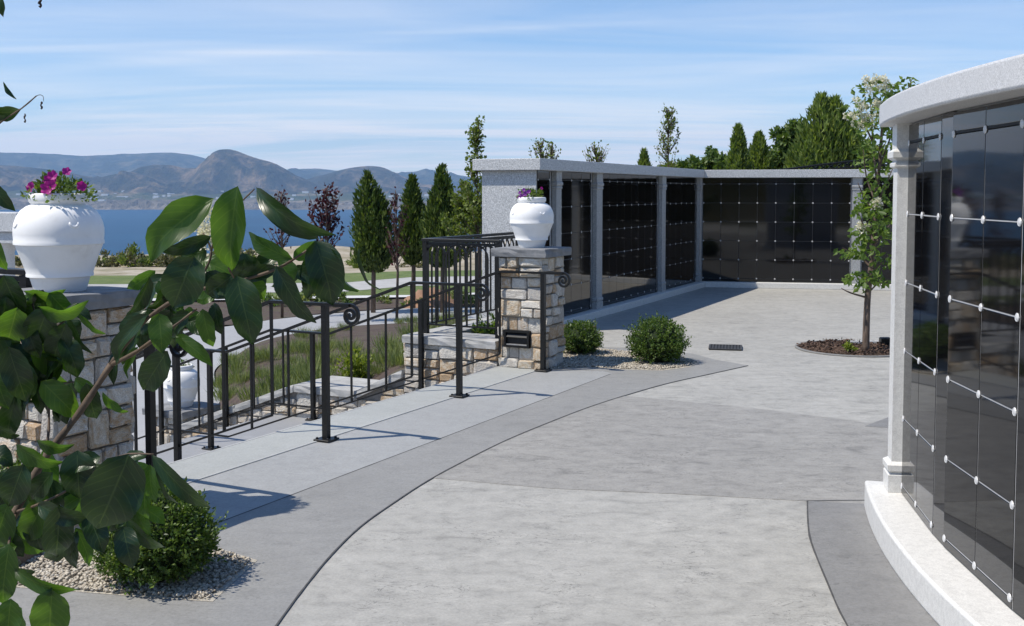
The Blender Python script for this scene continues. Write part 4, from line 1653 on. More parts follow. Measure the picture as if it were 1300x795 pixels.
# granite pavilion beam on a round column, far left behind the urn
pav = thing('stone_pavilion', Vector((-8.9, 18.5, LOW)), 'grey granite beam on a round column at the left edge behind the large urn', 'pavilion')
b0 = atd(40, 272, 18.5)
b1 = atd(-260, 262, 20.5)
d_ = Vector((b1.x - b0.x, b1.y - b0.y, 0))
dn = d_.normalized()
nn_ = Vector((-dn.y, dn.x, 0))
c_ = Vector(((b0.x + b1.x) / 2, (b0.y + b1.y) / 2, 0))
MB().bevbox(c_ + ZV * 1.12, dn * (d_.length / 2), nn_ * .32, ZV * .16, .01).build('beam', 'grey_granite', pav)
MB().bevbox(c_ + ZV * .86, dn * (d_.length / 2 - .06), nn_ * .26, ZV * .098, .01).build('beam_base', 'grey_granite', pav)
for k in (0.10, .5, .93):
    q = b0.lerp(b1, k)
    MB().lathe([(.2, LOW), (.2, LOW + .12), (.135, LOW + .14), (.125, .6), (.16, .68), (.17, .76)], 24, (q.x, q.y, 0)).build('column', 'base_granite', pav, True, 40)
#PLANTS
# ================================================================== shrubs
def unit(n):
    q = rng.normal(0, 1, (n, 3))
    return q / (np.linalg.norm(q, axis=1)[:, None] + 1e-9)


def boxwood(label, c, rx, h, n, seed, size=(.017, .030)):
    """c on the ground; clipped ball with sprigs breaking the outline"""
    root = thing('boxwood_shrub', c, label, 'shrub', 'clipped boxwood balls in the gravel')
    ns = n // 9
    q = unit(ns)
    q[:, 2] = np.where(q[:, 2] < -.75, -q[:, 2], q[:, 2])
    lump = 1 + .07 * np.sin(q[:, 0] * 7 + seed) * np.cos(q[:, 1] * 6 + seed) + .05 * np.sin(q[:, 2] * 11 + seed * 2)
    rr_ = rng.uniform(.80, 1.02, ns) * lump
    spr = rng.random(ns) < .09
    rr_[spr] *= rng.uniform(1.03, 1.24, spr.sum())
    cen = np.array([c[0], c[1], c[2] + h * .48])
    tips = cen + q * np.array([rx, rx, h * .52]) * rr_[:, None]
    tips[:, 2] = np.maximum(tips[:, 2], c[2] + .02)
    P, A = [], []
    ax = q + np.array([0, 0, .55])
    for k in range(9):
        back = k * .009
        P.append(tips - ax * back + rng.normal(0, .004, (ns, 3)))
        A.append(ax * .6 + unit(ns) * .9)
    P, A = np.concatenate(P), np.concatenate(A)
    leaf_cloud('foliage', P, A, rng.uniform(*size, len(P)), 'boxwood_leaf', root, aspect=.55, jitter=.25, fold=.3)
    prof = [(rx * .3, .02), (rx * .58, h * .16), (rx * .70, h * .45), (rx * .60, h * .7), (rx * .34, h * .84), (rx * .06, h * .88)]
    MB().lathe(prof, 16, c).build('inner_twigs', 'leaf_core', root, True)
    mb = MB()
    for k in range(5):
        a = k * 1.256
        mb.tube([Vector(c), Vector(c) + Vector((math.cos(a) * .05, math.sin(a) * .05, h * .2)), Vector(c) + Vector((math.cos(a) * rx * .5, math.sin(a) * rx * .5, h * .5))], [.01, .008, .004], 5)
    mb.build('stem', 'bark', root)
    return root


boxwood('round boxwood ball in full sun beside the far stone pillar', atz(834, 461, 0), .285, .44, 9500, 1)
boxwood('darker boxwood in the shade of the far pillar, left of the sunlit one', atz(736, 450, 0), .225, .33, 6000, 2)
boxwood('boxwood shrub in pale gravel at the lower left corner of the plaza', atz(198, 738, 0), .255, .40, 14000, 3, (.015, .026))
boxwood('boxwood shrub behind leaves at the far lower left', atz(28, 680, 0), .22, .36, 6000, 4)


def pebble_bed(name, label, poly, n, size, z0=.012, seed=0):
    P = [(p_.x, p_.y) for p_ in poly]
    xs_, ys_ = [p_[0] for p_ in P], [p_[1] for p_ in P]

    def inside(x, y):
        c = False
        j = len(P) - 1
        for i in range(len(P)):
            if (P[i][1] > y) != (P[j][1] > y) and x < (P[j][0] - P[i][0]) * (y - P[i][1]) / (P[j][1] - P[i][1]) + P[i][0]:
                c = not c
            j = i
        return c
    tag(MB().sheet([(x, y, z0) for x, y in P]).build(name + '_floor', 'gravel_bed', None), kind='structure')
    rs = np.random.default_rng(seed)
    cx_, cy_ = sum(xs_) / len(xs_), sum(ys_) / len(ys_)
    pts = []
    while len(pts) < n:
        x, y = rs.uniform(min(xs_), max(xs_)), rs.uniform(min(ys_), max(ys_))
        if inside(x, y) and inside(cx_ + (x - cx_) * 1.035, cy_ + (y - cy_) * 1.06):
            pts.append((x, y))
    pts = np.array(pts)
    s = rs.uniform(size[0], size[1], n)
    # octahedral pebbles, squashed and turned
    base = np.array([(1, 0, 0), (0, 1, 0), (-1, 0, 0), (0, -1, 0), (0, 0, .75), (0, 0, -.75), (.7, .7, .35), (-.7, .7, .35), (-.7, -.7, .35), (.7, -.7, .35)], float)
    tri = np.array([(4, 0, 6), (4, 6, 1), (4, 1, 7), (4, 7, 2), (4, 2, 8), (4, 8, 3), (4, 3, 9), (4, 9, 0), (0, 5, 1), (1, 5, 2), (2, 5, 3), (3, 5, 0), (0, 1, 6), (1, 2, 7), (2, 3, 8), (3, 0, 9)])
    a = rs.uniform(0, 6.28, n)
    jit = rs.uniform(.7, 1.25, (n, len(base), 1))
    b = base[None] * jit
    ca, sa = np.cos(a)[:, None], np.sin(a)[:, None]
    X = (b[..., 0] * ca - b[..., 1] * sa * .7) * s[:, None] + pts[:, 0:1]
    Y = (b[..., 0] * sa + b[..., 1] * ca * .7) * s[:, None] + pts[:, 1:2]
    Z = b[..., 2] * s[:, None] + z0 + .002 + rs.uniform(0, .008, (n, 1))
    V = np.stack([X, Y, Z], -1).reshape(-1, 3)
    T = (np.arange(n)[:, None, None] * len(base) + tri[None]).reshape(-1, 3)
    o = bpy.data.objects.new(name, np_mesh(name, V, T, 'pebble_mat'))
    COL.objects.link(o)
    return tag(o, label, 'gravel', kind='stuff')


def pebble_material():
    m, t, b = newmat('pebble_mat')
    geo = nd(t, 'ShaderNodeNewGeometry')
    c = ramp(t, geo.outputs['Random Per Island'], [(0.0, (0.16, 0.14, 0.11)), (0.2, (0.36, 0.31, 0.24)), (0.5, (0.46, 0.41, 0.33)), (0.75, (0.58, 0.53, 0.44)), (1, (0.30, 0.28, 0.25))])
    t.links.new(c, b.inputs['Base Color'])
    b.inputs['Roughness'].default_value = .8


pebble_material()
bedL = [atz(*p, 0) for p in [(327, 713), (270, 766), (180, 760), (95, 753), (-60, 742), (-160, 735), (-160, 700), (70, 696), (174, 666)]]
pebble_bed('gravel_left', 'pale gravel bed round the boxwood at the lower left', bedL, 7000, (.006, .0125), .0065, 3)
bedR = [atz(*p, 0) for p in [(692, 470), (745, 467.5), (790, 470), (840, 471.5), (876, 467), (888, 461), (870, 455), (830, 449), (785, 446), (757, 443), (716, 439), (706, 452)]]
pebble_bed('gravel_far', 'pale gravel patch round the two boxwoods beside the far pillar', bedR, 5200, (.007, .013), .0065, 4)
tm = thing('edging_board', atz(30, 705, 0), 'weathered timber edging half hidden in the gravel at the lower left', 'edging')
a_, b_ = atz(-6, 728, 0.03), atz(55, 694, 0.03)
dd_ = (b_ - a_)
MB().bevbox((a_ + b_) / 2, dd_ / 2, Vector((-dd_.y, dd_.x, 0)).normalized() * .02, ZV * .035, .004).build('board', 'timber', tm)

# plants behind the pillar and in the beds
def bush(name, label, c, rx, h, n, mat, size, cat='shrub', group=None, seed=1, squash=1.0):
    root = thing(name, c, label, cat, group)
    nc = max(6, n // 60)
    q = unit(nc)
    q[:, 2] = np.abs(q[:, 2])
    cc = np.array([c[0], c[1], c[2] + h * .08]) + q * np.array([rx, rx * squash, h * .78]) * rng.uniform(.3, 1, nc)[:, None]
    idx = rng.integers(0, nc, n)
    P = cc[idx] + unit(n) * (min(rx, h) * .28) * rng.uniform(.2, 1, n)[:, None]
    P[:, 2] = np.maximum(P[:, 2], c[2] + .01)
    leaf_cloud('foliage', P, (P - np.array([c[0], c[1], c[2]])) + np.array([0, 0, .2]), rng.uniform(*size, n), mat, root, aspect=.45, jitter=.4)
    mb = MB()
    for k in range(8):
        e = cc[k % nc]
        mb.tube([Vector(c), Vector(c).lerp(Vector(e), .5) + ZV * .03, Vector(e)], [.008, .006, .003], 5)
    mb.build('stem', 'bark', root)
    return root


bush('leafy_shrub', 'dark green leafy plant in the planter behind the far pillar', SE(.85, .9, .13), .32, .36, 1500, 'lilac_leaf', (.04, .07), seed=4)
bush('spurge_shrub', 'yellow-green leafy shrub behind the landing of the stair wall', SE(2.95, 1.25, -.62), .36, .52, 1500, 'yellow_leaf', (.035, .065), seed=5)
bush('spurge_shrub', 'small bright green plant low beside the stair wall, left of the yellow-green shrub', SE(3.55, .72, -.85), .14, .2, 300, 'yellow_leaf', (.03, .05), seed=6)


def grass_clump(i, p, s):
    root = thing('grass_clump', p, 'loose grey-green grass clump in the sloping planting bed below the handrails', 'grass', 'grass clumps in the planting bed')
    n = 230
    a = rng.uniform(0, 6.28, n)
    r_ = rng.uniform(0, .2, n) * s
    P = np.array(p) + np.stack([np.cos(a) * r_, np.sin(a) * r_, np.zeros(n)], 1)
    A = np.stack([np.cos(a) * rng.uniform(.05, .7, n), np.sin(a) * rng.uniform(.05, .7, n), np.ones(n)], 1)
    leaf_cloud('blades', P, A, rng.uniform(.12, .34, n) * s, 'grass_leaf', root, aspect=.034, jitter=.16, fold=.05)
    return root


gr = random.Random(3)
for i in range(64):
    a = gr.uniform(.06, .80)
    b = gr.uniform(.03, .95) ** 1.3
    grass_clump(i, bed_pt(a, b), gr.uniform(.5, .95))
for i in range(16):
    px_ = gr.uniform(290, 620)
    bush('far_bed_shrub', 'low green shrub in the far brown bed beyond the path', atz(px_, gr.uniform(382, 390), LOW), gr.uniform(.3, .6), gr.uniform(.25, .5), 160,
         'grass_leaf' if i % 3 else 'tree_leaf', (.07, .13), group='low shrubs in the far bed', seed=i)
for i in range(44):
    px_ = gr.uniform(-40, 600) if i < 14 else gr.uniform(90, 345)
    bush('hillside_bush', 'dry grey-green bush on the brow above the lake', atd(px_, 345, gr.uniform(41.5, 45)) * Vector((1, 1, 0)) + ZV * (LOW - .02), gr.uniform(.5, 1.1), gr.uniform(.35, .8), 320,
         'scrub_leaf' if i % 3 else 'poplar_leaf', (.09, .18), group='bushes on the brow above the lake', seed=i)


# ================================================================== background trees
def cedar(label, px_, top, bot, hw, d, zg, mat='cedar_leaf', n=5200, peaks=((0, 0, 1.0),), name='cedar_tree', group='columnar cedars', spray=(.09, .17), seed=0):
    c = atd(px_, 300, d)
    zt = EYE + (HOR - top) / F * d
    zb = EYE + (HOR - bot) / F * d
    zb = max(zb, zg + .1)
    R_ = hw / F * d
    root = thing(name, Vector((c.x, d, zg)), label, 'tree', group)
    pw_ = 1.8 if len(peaks) == 1 else 2.5
    Ps, As = [], []
    for (ox, oy, kh) in peaks:
        m_ = n // len(peaks)
        t = rng.beta(1.15, 1.35, m_)
        kr = 1.0 if len(peaks) == 1 else .72
        prof = np.minimum(1, (t / .16)) ** .55 * (1 - np.clip((t - .22) / .78, 0, 1) ** pw_) + .03
        az = rng.uniform(0, 2 * math.pi, m_)
        lob = 1 + .17 * np.sin(az * 4 + t * 9 + seed) + .13 * np.sin(az * 7 - t * 17 + seed * 2)
        low = np.array([noise.noise(Vector((math.cos(a_) * 1.6 + seed * 3.1, math.sin(a_) * 1.6, t_ * 5.0))) for a_, t_ in zip(az, t)])
        rad = R_ * kr * prof * lob * rng.uniform(.62, 1.10, m_) * (1 + .42 * low)
        z = zb + (zt - zb) * kh * t
        Ps.append(np.stack([c.x + ox * R_ + np.cos(az) * rad, d + oy * R_ + np.sin(az) * rad, z], 1))
        As.append(np.stack([np.cos(az) * .45, np.sin(az) * .45, np.full(m_, 1.0)], 1))
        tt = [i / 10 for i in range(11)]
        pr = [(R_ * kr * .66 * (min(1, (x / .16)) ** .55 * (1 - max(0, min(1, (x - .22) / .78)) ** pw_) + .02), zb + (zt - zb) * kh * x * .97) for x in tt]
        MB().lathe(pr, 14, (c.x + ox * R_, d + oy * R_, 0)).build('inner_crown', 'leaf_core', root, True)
    P, A = np.concatenate(Ps), np.concatenate(As)
    leaf_cloud('crown', P, A, rng.uniform(*spray, len(P)), mat, root, aspect=.34, jitter=.28, fold=.3)
    MB().tube([(c.x, d, zg - .05), (c.x + .02, d, zb + .1), (c.x, d, zb + (zt - zb) * .6)], [.06, .05, .02], 8).build('trunk', 'bark', root, True)
    return root


cedar('dark columnar cedar with a split top, leftmost of the three beyond the guard rail', 473, 221, 347, 25, 26, LOW, peaks=((-.22, 0, 1.0), (.28, 0, .82), (0, .1, .78)), seed=1, n=7500)
cedar('columnar cedar, middle of the three beyond the guard rail', 524, 226, 338, 16, 27, LOW, seed=2, n=4600)
cedar('tall columnar cedar, nearest the end of the shaded columbarium', 561, 211, 341, 22, 26, LOW, peaks=((0, 0, 1.0), (.35, 0, .8), (-.3, .1, .78)), seed=3, n=7000)
cedar('thin pale cedar top showing over the shaded columbarium cap', 817, 193, 240, 7, 30, 0, 'cedar_leaf_pale', 1100, seed=4)
cedar('pointed pale cedar behind the far wall, left of the pair', 936, 161, 255, 14, 31, 0, 'cedar_leaf_pale', 3600, seed=5)
cedar('pointed pale cedar behind the far wall, right of the pair', 962, 170, 255, 17, 32, 0, 'cedar_leaf_pale', 3800, seed=6)
cedar('large bushy pale cedar, tallest behind the far wall', 1050, 124, 275, 40, 31, 0, 'cedar_leaf_pale', 11000, peaks=((-.25, 0, 1.0), (.15, 0, .98), (.5, .1, .83), (-.6, -.1, .72)), seed=7, spray=(.13, .26))
cedar('small cedar tip at the foot of the tallest cedar', 1023, 181, 265, 12, 29.5, 0, 'cedar_leaf_pale', 1500, seed=8)


def round_tree(label, px_, top, hw, d, zg, n, mat='tree_leaf', hh=None, size=(.10, .19), name='broadleaf_tree', seed=1, group='leafy trees behind the walls'):
    c = atd(px_, 300, d)
    zt = EYE + (HOR - top) / F * d
    R_ = hw / F * d
    H_ = hh or min(2.2 * R_, zt - zg - .6)
    cz = zt - H_ / 2
    root = thing(name, Vector((c.x, d, zg)), label, 'tree', group)
    nc = 46
    q = unit(nc)
    cc = np.array([c.x, d, cz]) + q * np.array([R_ * .8, R_ * .8, H_ * .42]) * rng.uniform(.35, 1.0, nc)[:, None]
    idx = rng.integers(0, nc, n)
    P = cc[idx] + unit(n) * (R_ * .27) * rng.uniform(.5, 1.05, n)[:, None]
    leaf_cloud('crown', P, P - cc[idx] + np.array([0, 0, .05]), rng.uniform(*size, n), mat, root, aspect=.6, jitter=.5)
    mb = MB()
    mb.tube([(c.x, d, zg - .05), (c.x + .05, d, zg + (cz - zg) * .5), (c.x, d, cz)], [.10, .08, .04], 8)
    for k in range(14):
        e = Vector(cc[k])
        s_ = Vector((c.x, d, zg + (cz - zg) * random.uniform(.45, .9)))
        mb.tube([s_, s_.lerp(e, .5) + ZV * .08, e], [.04, .028, .01], 6)
    mb.build('trunk', 'bark', root, True)
    return root


round_tree('dark rounded tree behind the far wall, just left of the tallest cedar', 1003, 148, 29, 33, 0, 4200, seed=1)
round_tree('dark leafy tree over the corner of the walls, left one', 872, 196, 22, 33, 0, 2400, seed=2)
round_tree('dark leafy tree over the corner of the walls, right one', 903, 185, 26, 34, 0, 3000, seed=3)
round_tree('mid green leafy tree behind the small blossoming tree', 1098, 176, 30, 32, 0, 3200, 'poplar_leaf', seed=4)
round_tree('mid green leafy tree low behind the far wall corner', 846, 204, 16, 31, 0, 1300, 'poplar_leaf', seed=5)
round_tree('leafy tree behind the end of the curved columbarium', 1150, 178, 26, 33, 0, 2600, seed=6)


round_tree('dark leafy tree filling the gap between the pale cedars behind the far wall', 982, 186, 20, 34, 0, 2400, seed=7)
round_tree('leafy tree low behind the tallest cedar, on its right', 1082, 168, 24, 33.5, 0, 2600, 'poplar_leaf', seed=8)
round_tree('leafy tree low behind the far wall, left of the pale cedar pair', 921, 196, 16, 33, 0, 1500, seed=9)


def poplar(label, px_, top, bot, hw, d, zg, n, dense=1.0, mat='poplar_leaf', name='young_poplar', seed=1, size=(.05, .10), cat='tree'):
    c = atd(px_, 300, d)
    zt = EYE + (HOR - top) / F * d
    zb = EYE + (HOR - bot) / F * d
    R_ = hw / F * d
    root = thing(name, Vector((c.x, d, zg)), label, cat, 'young sparse trees')
    mb = MB()
    mb.tube([(c.x, d, zg - .05), (c.x + .03, d, zb), (c.x, d, (zb + zt) / 2), (c.x + .02, d, zt)], [.035, .028, .014, .005], 7)
    Ps, As = [], []
    rs = random.Random(seed)
    nb_ = 46
    for k in range(nb_):
        t = rs.random() ** .8
        z = zb + (zt - zb) * t * .95
        a = rs.uniform(0, 6.28)
        ln = (R_ * (1 - t) ** .7 + .04) * rs.uniform(.6, 1.25)
        s_ = Vector((c.x, d, z))
        e = s_ + Vector((math.cos(a) * ln, math.sin(a) * ln, ln * rs.uniform(1.0, 1.9) + .1))
        e.z = min(e.z, zt + .1)
        mb.tube([s_, s_.lerp(e, .5) + Vector((math.cos(a), math.sin(a), 0)) * ln * .15, e], [.012, .008, .003], 5)
        m_ = max(3, int(n / nb_ * (1.5 - t)))
        f = rng.uniform(.15, 1.05, m_)[:, None]
        Ps.append(np.array(s_) * (1 - f) + np.array(e) * f + rng.normal(0, .045, (m_, 3)))
        As.append(np.tile(np.array(e - s_), (m_, 1)) + rng.normal(0, .3, (m_, 3)))
    mb.build('trunk', 'bark', root, True)
    P, A = np.concatenate(Ps), np.concatenate(As)
    leaf_cloud('crown', P, A, rng.uniform(*size, len(P)), mat, root, aspect=.65, jitter=.5)
    return root


poplar('tall spindly young tree rising behind the end of the shaded columbarium', 606, 150, 310, 15, 22, LOW, 1700, seed=1)
poplar('bushy young tree left of the shaded columbarium end', 591, 238, 335, 25, 23, LOW, 3000, seed=2)
poplar('spindly tree tip above the corner of the two walls', 847, 138, 230, 16, 29, 0, 700, seed=3)
poplar('sparse treetop over the near end of the shaded columbarium cap', 686, 184, 230, 13, 27, 0, 260, seed=4)
poplar('second sparse treetop beside it over the columbarium cap', 699, 188, 230, 10, 28, 0, 200, seed=5)
poplar('small sparse treetop over the middle of the columbarium cap', 756, 190, 225, 15, 30, 0, 260, seed=6)
poplar('purple-leaved plum sapling before the lake, left of the dark cedars', 415, 243, 325, 26, 24, LOW, 560, mat='plum_leaf', name='plum_sapling', seed=7, size=(.07, .12))
poplar('purple plum sapling with bare lower twigs between two dark cedars', 503, 246, 345, 16, 24.5, LOW, 260, mat='plum_leaf', name='plum_sapling', seed=8, size=(.06, .10))
poplar('small purple plum sapling tip behind the big hanging leaf', 357, 243, 320, 14, 25, LOW, 160, mat='plum_leaf', name='plum_sapling', seed=9, size=(.06, .10))

# black iron lattice arch above the far wall
la = thing('lattice_arch', atd(1070, 300, 25) * Vector((1, 1, 0)), 'black iron lattice arch showing above the cap of the far wall', 'arch')
topc = [(985, 216.5), (1010, 213.5), (1040, 209.5), (1070, 206), (1100, 203), (1130, 202), (1165, 203)]
lo_ = [(px_, py_ + 7.5) for px_, py_ in topc]
for dy in (24.6, 25.4):
    MB().tube([atd(*p_, dy) for p_ in topc], .022, 6).build('rail', 'black_iron', la)
    MB().tube([atd(*p_, dy) for p_ in lo_], .022, 6).build('rail', 'black_iron', la)
    mb = MB()
    a = smooth_pts([atd(*p_, dy) for p_ in topc], 3)
    b = smooth_pts([atd(*p_, dy) for p_ in lo_], 3)
    for i in range(len(a) - 1):
        mb.tube([a[i], b[i + 1]], .012, 4)
        mb.tube([b[i], a[i + 1]], .012, 4)
    mb.build('lattice', 'black_iron', la)
mb = MB()
for (px_, py_) in topc:
    mb.tube([atd(px_, py_, 24.6), atd(px_, py_, 25.4)], .012, 4)
mb.build('cross_bars', 'black_iron', la)
for (px_, py_) in (topc[0], topc[-1]):
    for dy in (24.6, 25.4):
        q = atd(px_, py_, dy)
        MB().tube([q, (q.x, q.y, 0)], .03, 6).build('post', 'black_iron', la)

# ================================================================== tree pit, blossoming tree, drain
pc = Vector((3.53, 11.28, 0))
pit = [(pc.x + .575 * math.cos(2 * math.pi * i / 40), pc.y + .575 * math.sin(2 * math.pi * i / 40), .008) for i in range(40)]
tag(MB().sheet(pit).build('tree_pit', 'mulch', None), kind='structure')
mb = MB()
mb.lathe([(.565, .004), (.60, .004), (.60, .014), (.565, .014), (.565, .004)], 48, pc, capped=False)
tag(mb.build('pit_edge', 'border_concrete', None), kind='structure')
n_ = 2200
a = rng.uniform(0, 6.28, n_)
r_ = np.sqrt(rng.random(n_)) * .56
root = thing('bark_mulch', pc, 'dark bark mulch in the round tree pit', 'mulch')
P = np.stack([pc.x + np.cos(a) * r_, pc.y + np.sin(a) * r_, .012 + .02 * rng.random(n_)], 1)
A = np.stack([np.cos(a * 7.3), np.sin(a * 5.1), rng.normal(0, .2, n_)], 1)
oo = leaf_cloud('chips', P, A, rng.uniform(.02, .05, n_), 'bark_chip', root, aspect=.4, jitter=.2)
oo['kind'] = 'stuff'

tl = thing('lilac_tree', Vector((3.571, 11.061, 0)), 'small tree with cream blossom panicles in the round mulch pit', 'tree')
tp = [(1099, 447), (1100, 410), (1102, 372), (1107, 330), (1110, 290), (1112, 250), (1116, 215), (1119, 175), (1122, 130)]
tpv = [atd(x, y, 11.06 + .015 * i) for i, (x, y) in enumerate(tp)]
tpv[0].z = -.02
trunk = MB().tube(smooth_pts(tpv, 3), [max(.008, .037 - .0011 * i) for i in range(25)], 10).build('trunk', 'bark', tl, True)
mb = MB()
br = [((1101, 378), (1080, 372), (1068, 366)), ((1102, 372), (1112, 362), (1120, 352)), ((1106, 340), (1090, 325), (1070, 315)), ((1108, 315), (1118, 300), (1130, 285)), ((1109, 300), (1098, 290), (1090, 270)),
      ((1111, 262), (1122, 240), (1133, 215)), ((1111, 255), (1100, 225), (1096, 190)), ((1113, 230), (1108, 180), (1105, 130)), ((1115, 215), (1132, 170), (1146, 120)), ((1117, 190), (1122, 140), (1126, 100)),
      ((1110, 270), (1097, 250), (1089, 232)), ((1106, 345), (1118, 335), (1132, 320)), ((1108, 180), (1098, 160), (1090, 148)), ((1130, 170), (1142, 140), (1158, 100))]
ends = []
for k, b3 in enumerate(br):
    dz = [11.08, 11.08 + random.uniform(-.12, .12), 11.08 + random.uniform(-.28, .28)]
    v3 = [atd(*p_, q) for p_, q in zip(b3, dz)]
    mb.tube(smooth_pts(v3, 3), [.011, .010, .009, .008, .007, .005, .004], 6)
    ends.append(v3)
mb.build('branch', 'bark', tl, True)
# foliage masses as read off the photograph: (px, py, half width, half height, leaves)
mass = [(1110, 115, 30, 16, 110), (1140, 118, 20, 18, 90), (1105, 145, 26, 18, 120), (1135, 150, 26, 20, 110), (1115, 180, 26, 20, 110), (1100, 200, 16, 18, 60), (1135, 200, 18, 22, 80), (1118, 225, 20, 14, 60),
        (1110, 250, 26, 14, 120), (1120, 272, 20, 12, 100), (1098, 266, 18, 10, 60), (1105, 290, 22, 10, 80), (1122, 298, 14, 12, 60), (1092, 300, 12, 10, 40), (1078, 318, 16, 7, 45), (1100, 318, 18, 10, 70),
        (1122, 330, 14, 10, 40), (1090, 352, 22, 8, 70), (1108, 348, 14, 9, 60), (1120, 355, 10, 7, 30), (1096, 364, 8, 5, 14), (1092, 160, 10, 12, 30), (1156, 104, 8, 8, 14), (1080, 140, 7, 10, 14)]
P, A = [], []
for (x, y, hw, hh, n) in mass:
    for k in range(int(n * 0.8)):
        a, r_ = random.uniform(0, 6.28), math.sqrt(random.random())
        d_ = 11.08 + random.gauss(0, .16)
        v = atd(x + math.cos(a) * r_ * hw, y + math.sin(a) * r_ * hh, d_)
        P.append(v)
        A.append((random.gauss(0, .7), random.gauss(0, .6), -.55))
leaf_cloud('crown', np.array(P), np.array(A), rng.uniform(.05, .095, len(P)), 'lilac_leaf', tl, aspect=.55, jitter=.3, fold=.35)


def panicle(parent, tip, root_p, rad, n, size, mat='blossom', taper=.7):
    f = rng.random(n)
    u = unit(n)
    P = np.array(root_p) * (1 - f[:, None]) + np.array(tip) * f[:, None] + u * (rad * (1 - taper * f) * rng.random(n) ** .5)[:, None]
    return leaf_cloud('blossom', P, u, rng.uniform(*size, n), mat, parent, aspect=.8, jitter=.4)


for (x0, y0, x1, y1) in ((1108, 118, 1098, 98), (1118, 116, 1110, 96), (1126, 112, 1122, 98), (1095, 150, 1073, 147), (1100, 142, 1086, 126), (1106, 158, 1084, 158), (1112, 152, 1096, 150), (1118, 140, 1112, 128),
                         (1112, 262, 1114, 254), (1096, 290, 1093, 285)):
    panicle(tl, atd(x1, y1, 10.95), atd(x0, y0, 11.0), .075, 240, (.014, .03))
bush('seedling', 'tiny bright green seedling in the round mulch pit', atz(1078, 448, .012), .085, .11, 160, 'yellow_leaf', (.025, .05), 'plant')
sp_ = thing('spot_light', Vector((3.99, 11.5, .01)), 'small black uplight at the edge of the round tree pit', 'light')
q = atz(1124, 440, .0)
MB().bevbox(q + ZV * .055, (.055, 0, 0), (0, .05, 0), (0, 0, .04), .01).build('housing', 'black_iron', sp_)
MB().tube([q + ZV * .0, q + ZV * .03], .014, 8).build('stake', 'black_iron', sp_)
MB().bevbox(q + Vector((-.16, .12, .028)), (.19, 0, 0), (0, .02, 0), (0, 0, .016), .004).build('conduit', 'rosette_metal', sp_)

dg_ = thing('drain_grate', atz(919, 442, 0), 'rectangular iron drain grate set in the plaza paving', 'drain')
g0, g1 = atz(903, 441, 0), atz(939, 442, 0)
gu = (g1 - g0).normalized()
gv = Vector((-gu.y, gu.x, 0))
gc = atz(921, 441.5, .006)
MB().box(gc, gu * .165, gv * .165, ZV * .004).build('pit', 'dark_backing', dg_)
for k in (-1, 1):
    MB().box(gc + gv * (.16 * k) + ZV * .007, gu * .165, gv * .010, ZV * .004).build('frame', 'grate_iron', dg_)
    MB().box(gc + gu * (.16 * k) + ZV * .007, gu * .010, gv * .149, ZV * .004).build('frame', 'grate_iron', dg_)
for k in range(9):
    MB().box(gc + gu * (-.128 + .032 * k) + ZV * .006, gu * .008, gv * .149, ZV * .004).build('bar', 'grate_iron', dg_)
#FOREGROUND
# ================================================================== foreground lilac
fg = thing('lilac_tree', Vector((-1.35, 1.75, 0)), 'large-leaved lilac branch close to the camera, hanging in from the left edge', 'tree')


def big_leaf(bx, by, tx, ty, wpx, d=1.85, roll=0.0, fold=.35, bend=.10, dt=0.0, curl=0.0, wav=1.0, parent=fg):
    """leaf from base pixel to tip pixel; roll turns it about its midrib, fold lifts both halves towards the viewer"""
    B, T = atd(bx, by, d), atd(tx, ty, d + dt)
    return leaf3(B, T, wpx * 1.10 / F * d, roll, fold, bend, curl, wav, parent)


def leaf3(B, T, W_, roll, fold, bend, curl, wav, parent):
    a = T - B
    L_ = a.length
    ax = a.normalized()
    view = ((B + T) / 2 - cam.location).normalized()
    u = ax.cross(view)
    u = u.normalized() if u.length > 1e-4 else ax.orthogonal().normalized()
    n = u.cross(ax).normalized()
    if n.dot(view) > 0:
        n = -n
    q = Matrix.Rotation(roll, 3, ax)
    u, n = q @ u, q @ n
    nl, nc = 10, 7
    tw = random.uniform(-.45, .45)
    asym = random.uniform(-.12, .12)
    V, UV = [], []
    ph = random.uniform(0, 6)
    for i in range(nl + 1):
        t = i / nl
        wd = 1.0 if 0 < t < 1 else 0.0
        wd *= (max(t, 0) ** .5) * (max(1 - t, 0) ** .62) * 1.66
        wd = min(wd, 1.0) * (1.0 if t < .8 else (1 - (t - .8) * 2.6))
        wd *= 1 + random.uniform(-.05, .05)
        for j in range(nc):
            c = -1 + 2 * j / (nc - 1)
            hw_ = W_ / 2 * wd
            ac = abs(c)
            fd = fold * (0.6 + .4 * ac) + (asym if c > 0 else -asym) + tw * (t - .4) * (1 if c > 0 else -1)
            lat = c * hw_ * math.cos(fd)
            up_ = ac * hw_ * math.sin(fd)
            z_ = up_ + bend * L_ * 4 * t * (1 - t) - curl * L_ * t * t
            z_ += wav * ac * W_ * .06 * math.sin(t * 11 + ph + (2 if c > 0 else 0)) - (.10 * L_ * max(0, t - .7) / .3 if wav else 0)
            V.append(B + ax * (L_ * t) + u * lat + n * z_)
            UV.append((t, c))
    Fc = []
    for i in range(nl):
        for j in range(nc - 1):
            p_ = i * nc + j
            Fc.append((p_, p_ + 1, p_ + nc + 1, p_ + nc))
    mb = MB().add(V, Fc)
    mb.uv = UV
    return mb.build('leaf', 'big_leaf', parent, True)


def branch(pts, r0, r1, name='branch', mat='twig', sub=4):
    v = smooth_pts([atd(*p_) for p_ in pts], sub)
    n = len(v)
    return MB().tube(v, [(r0 + (r1 - r0) * i / (n - 1)) * .78 * (1 + .14 * math.sin(i * 2.1)) for i in range(n)], 9).build(name, mat, fg, True)


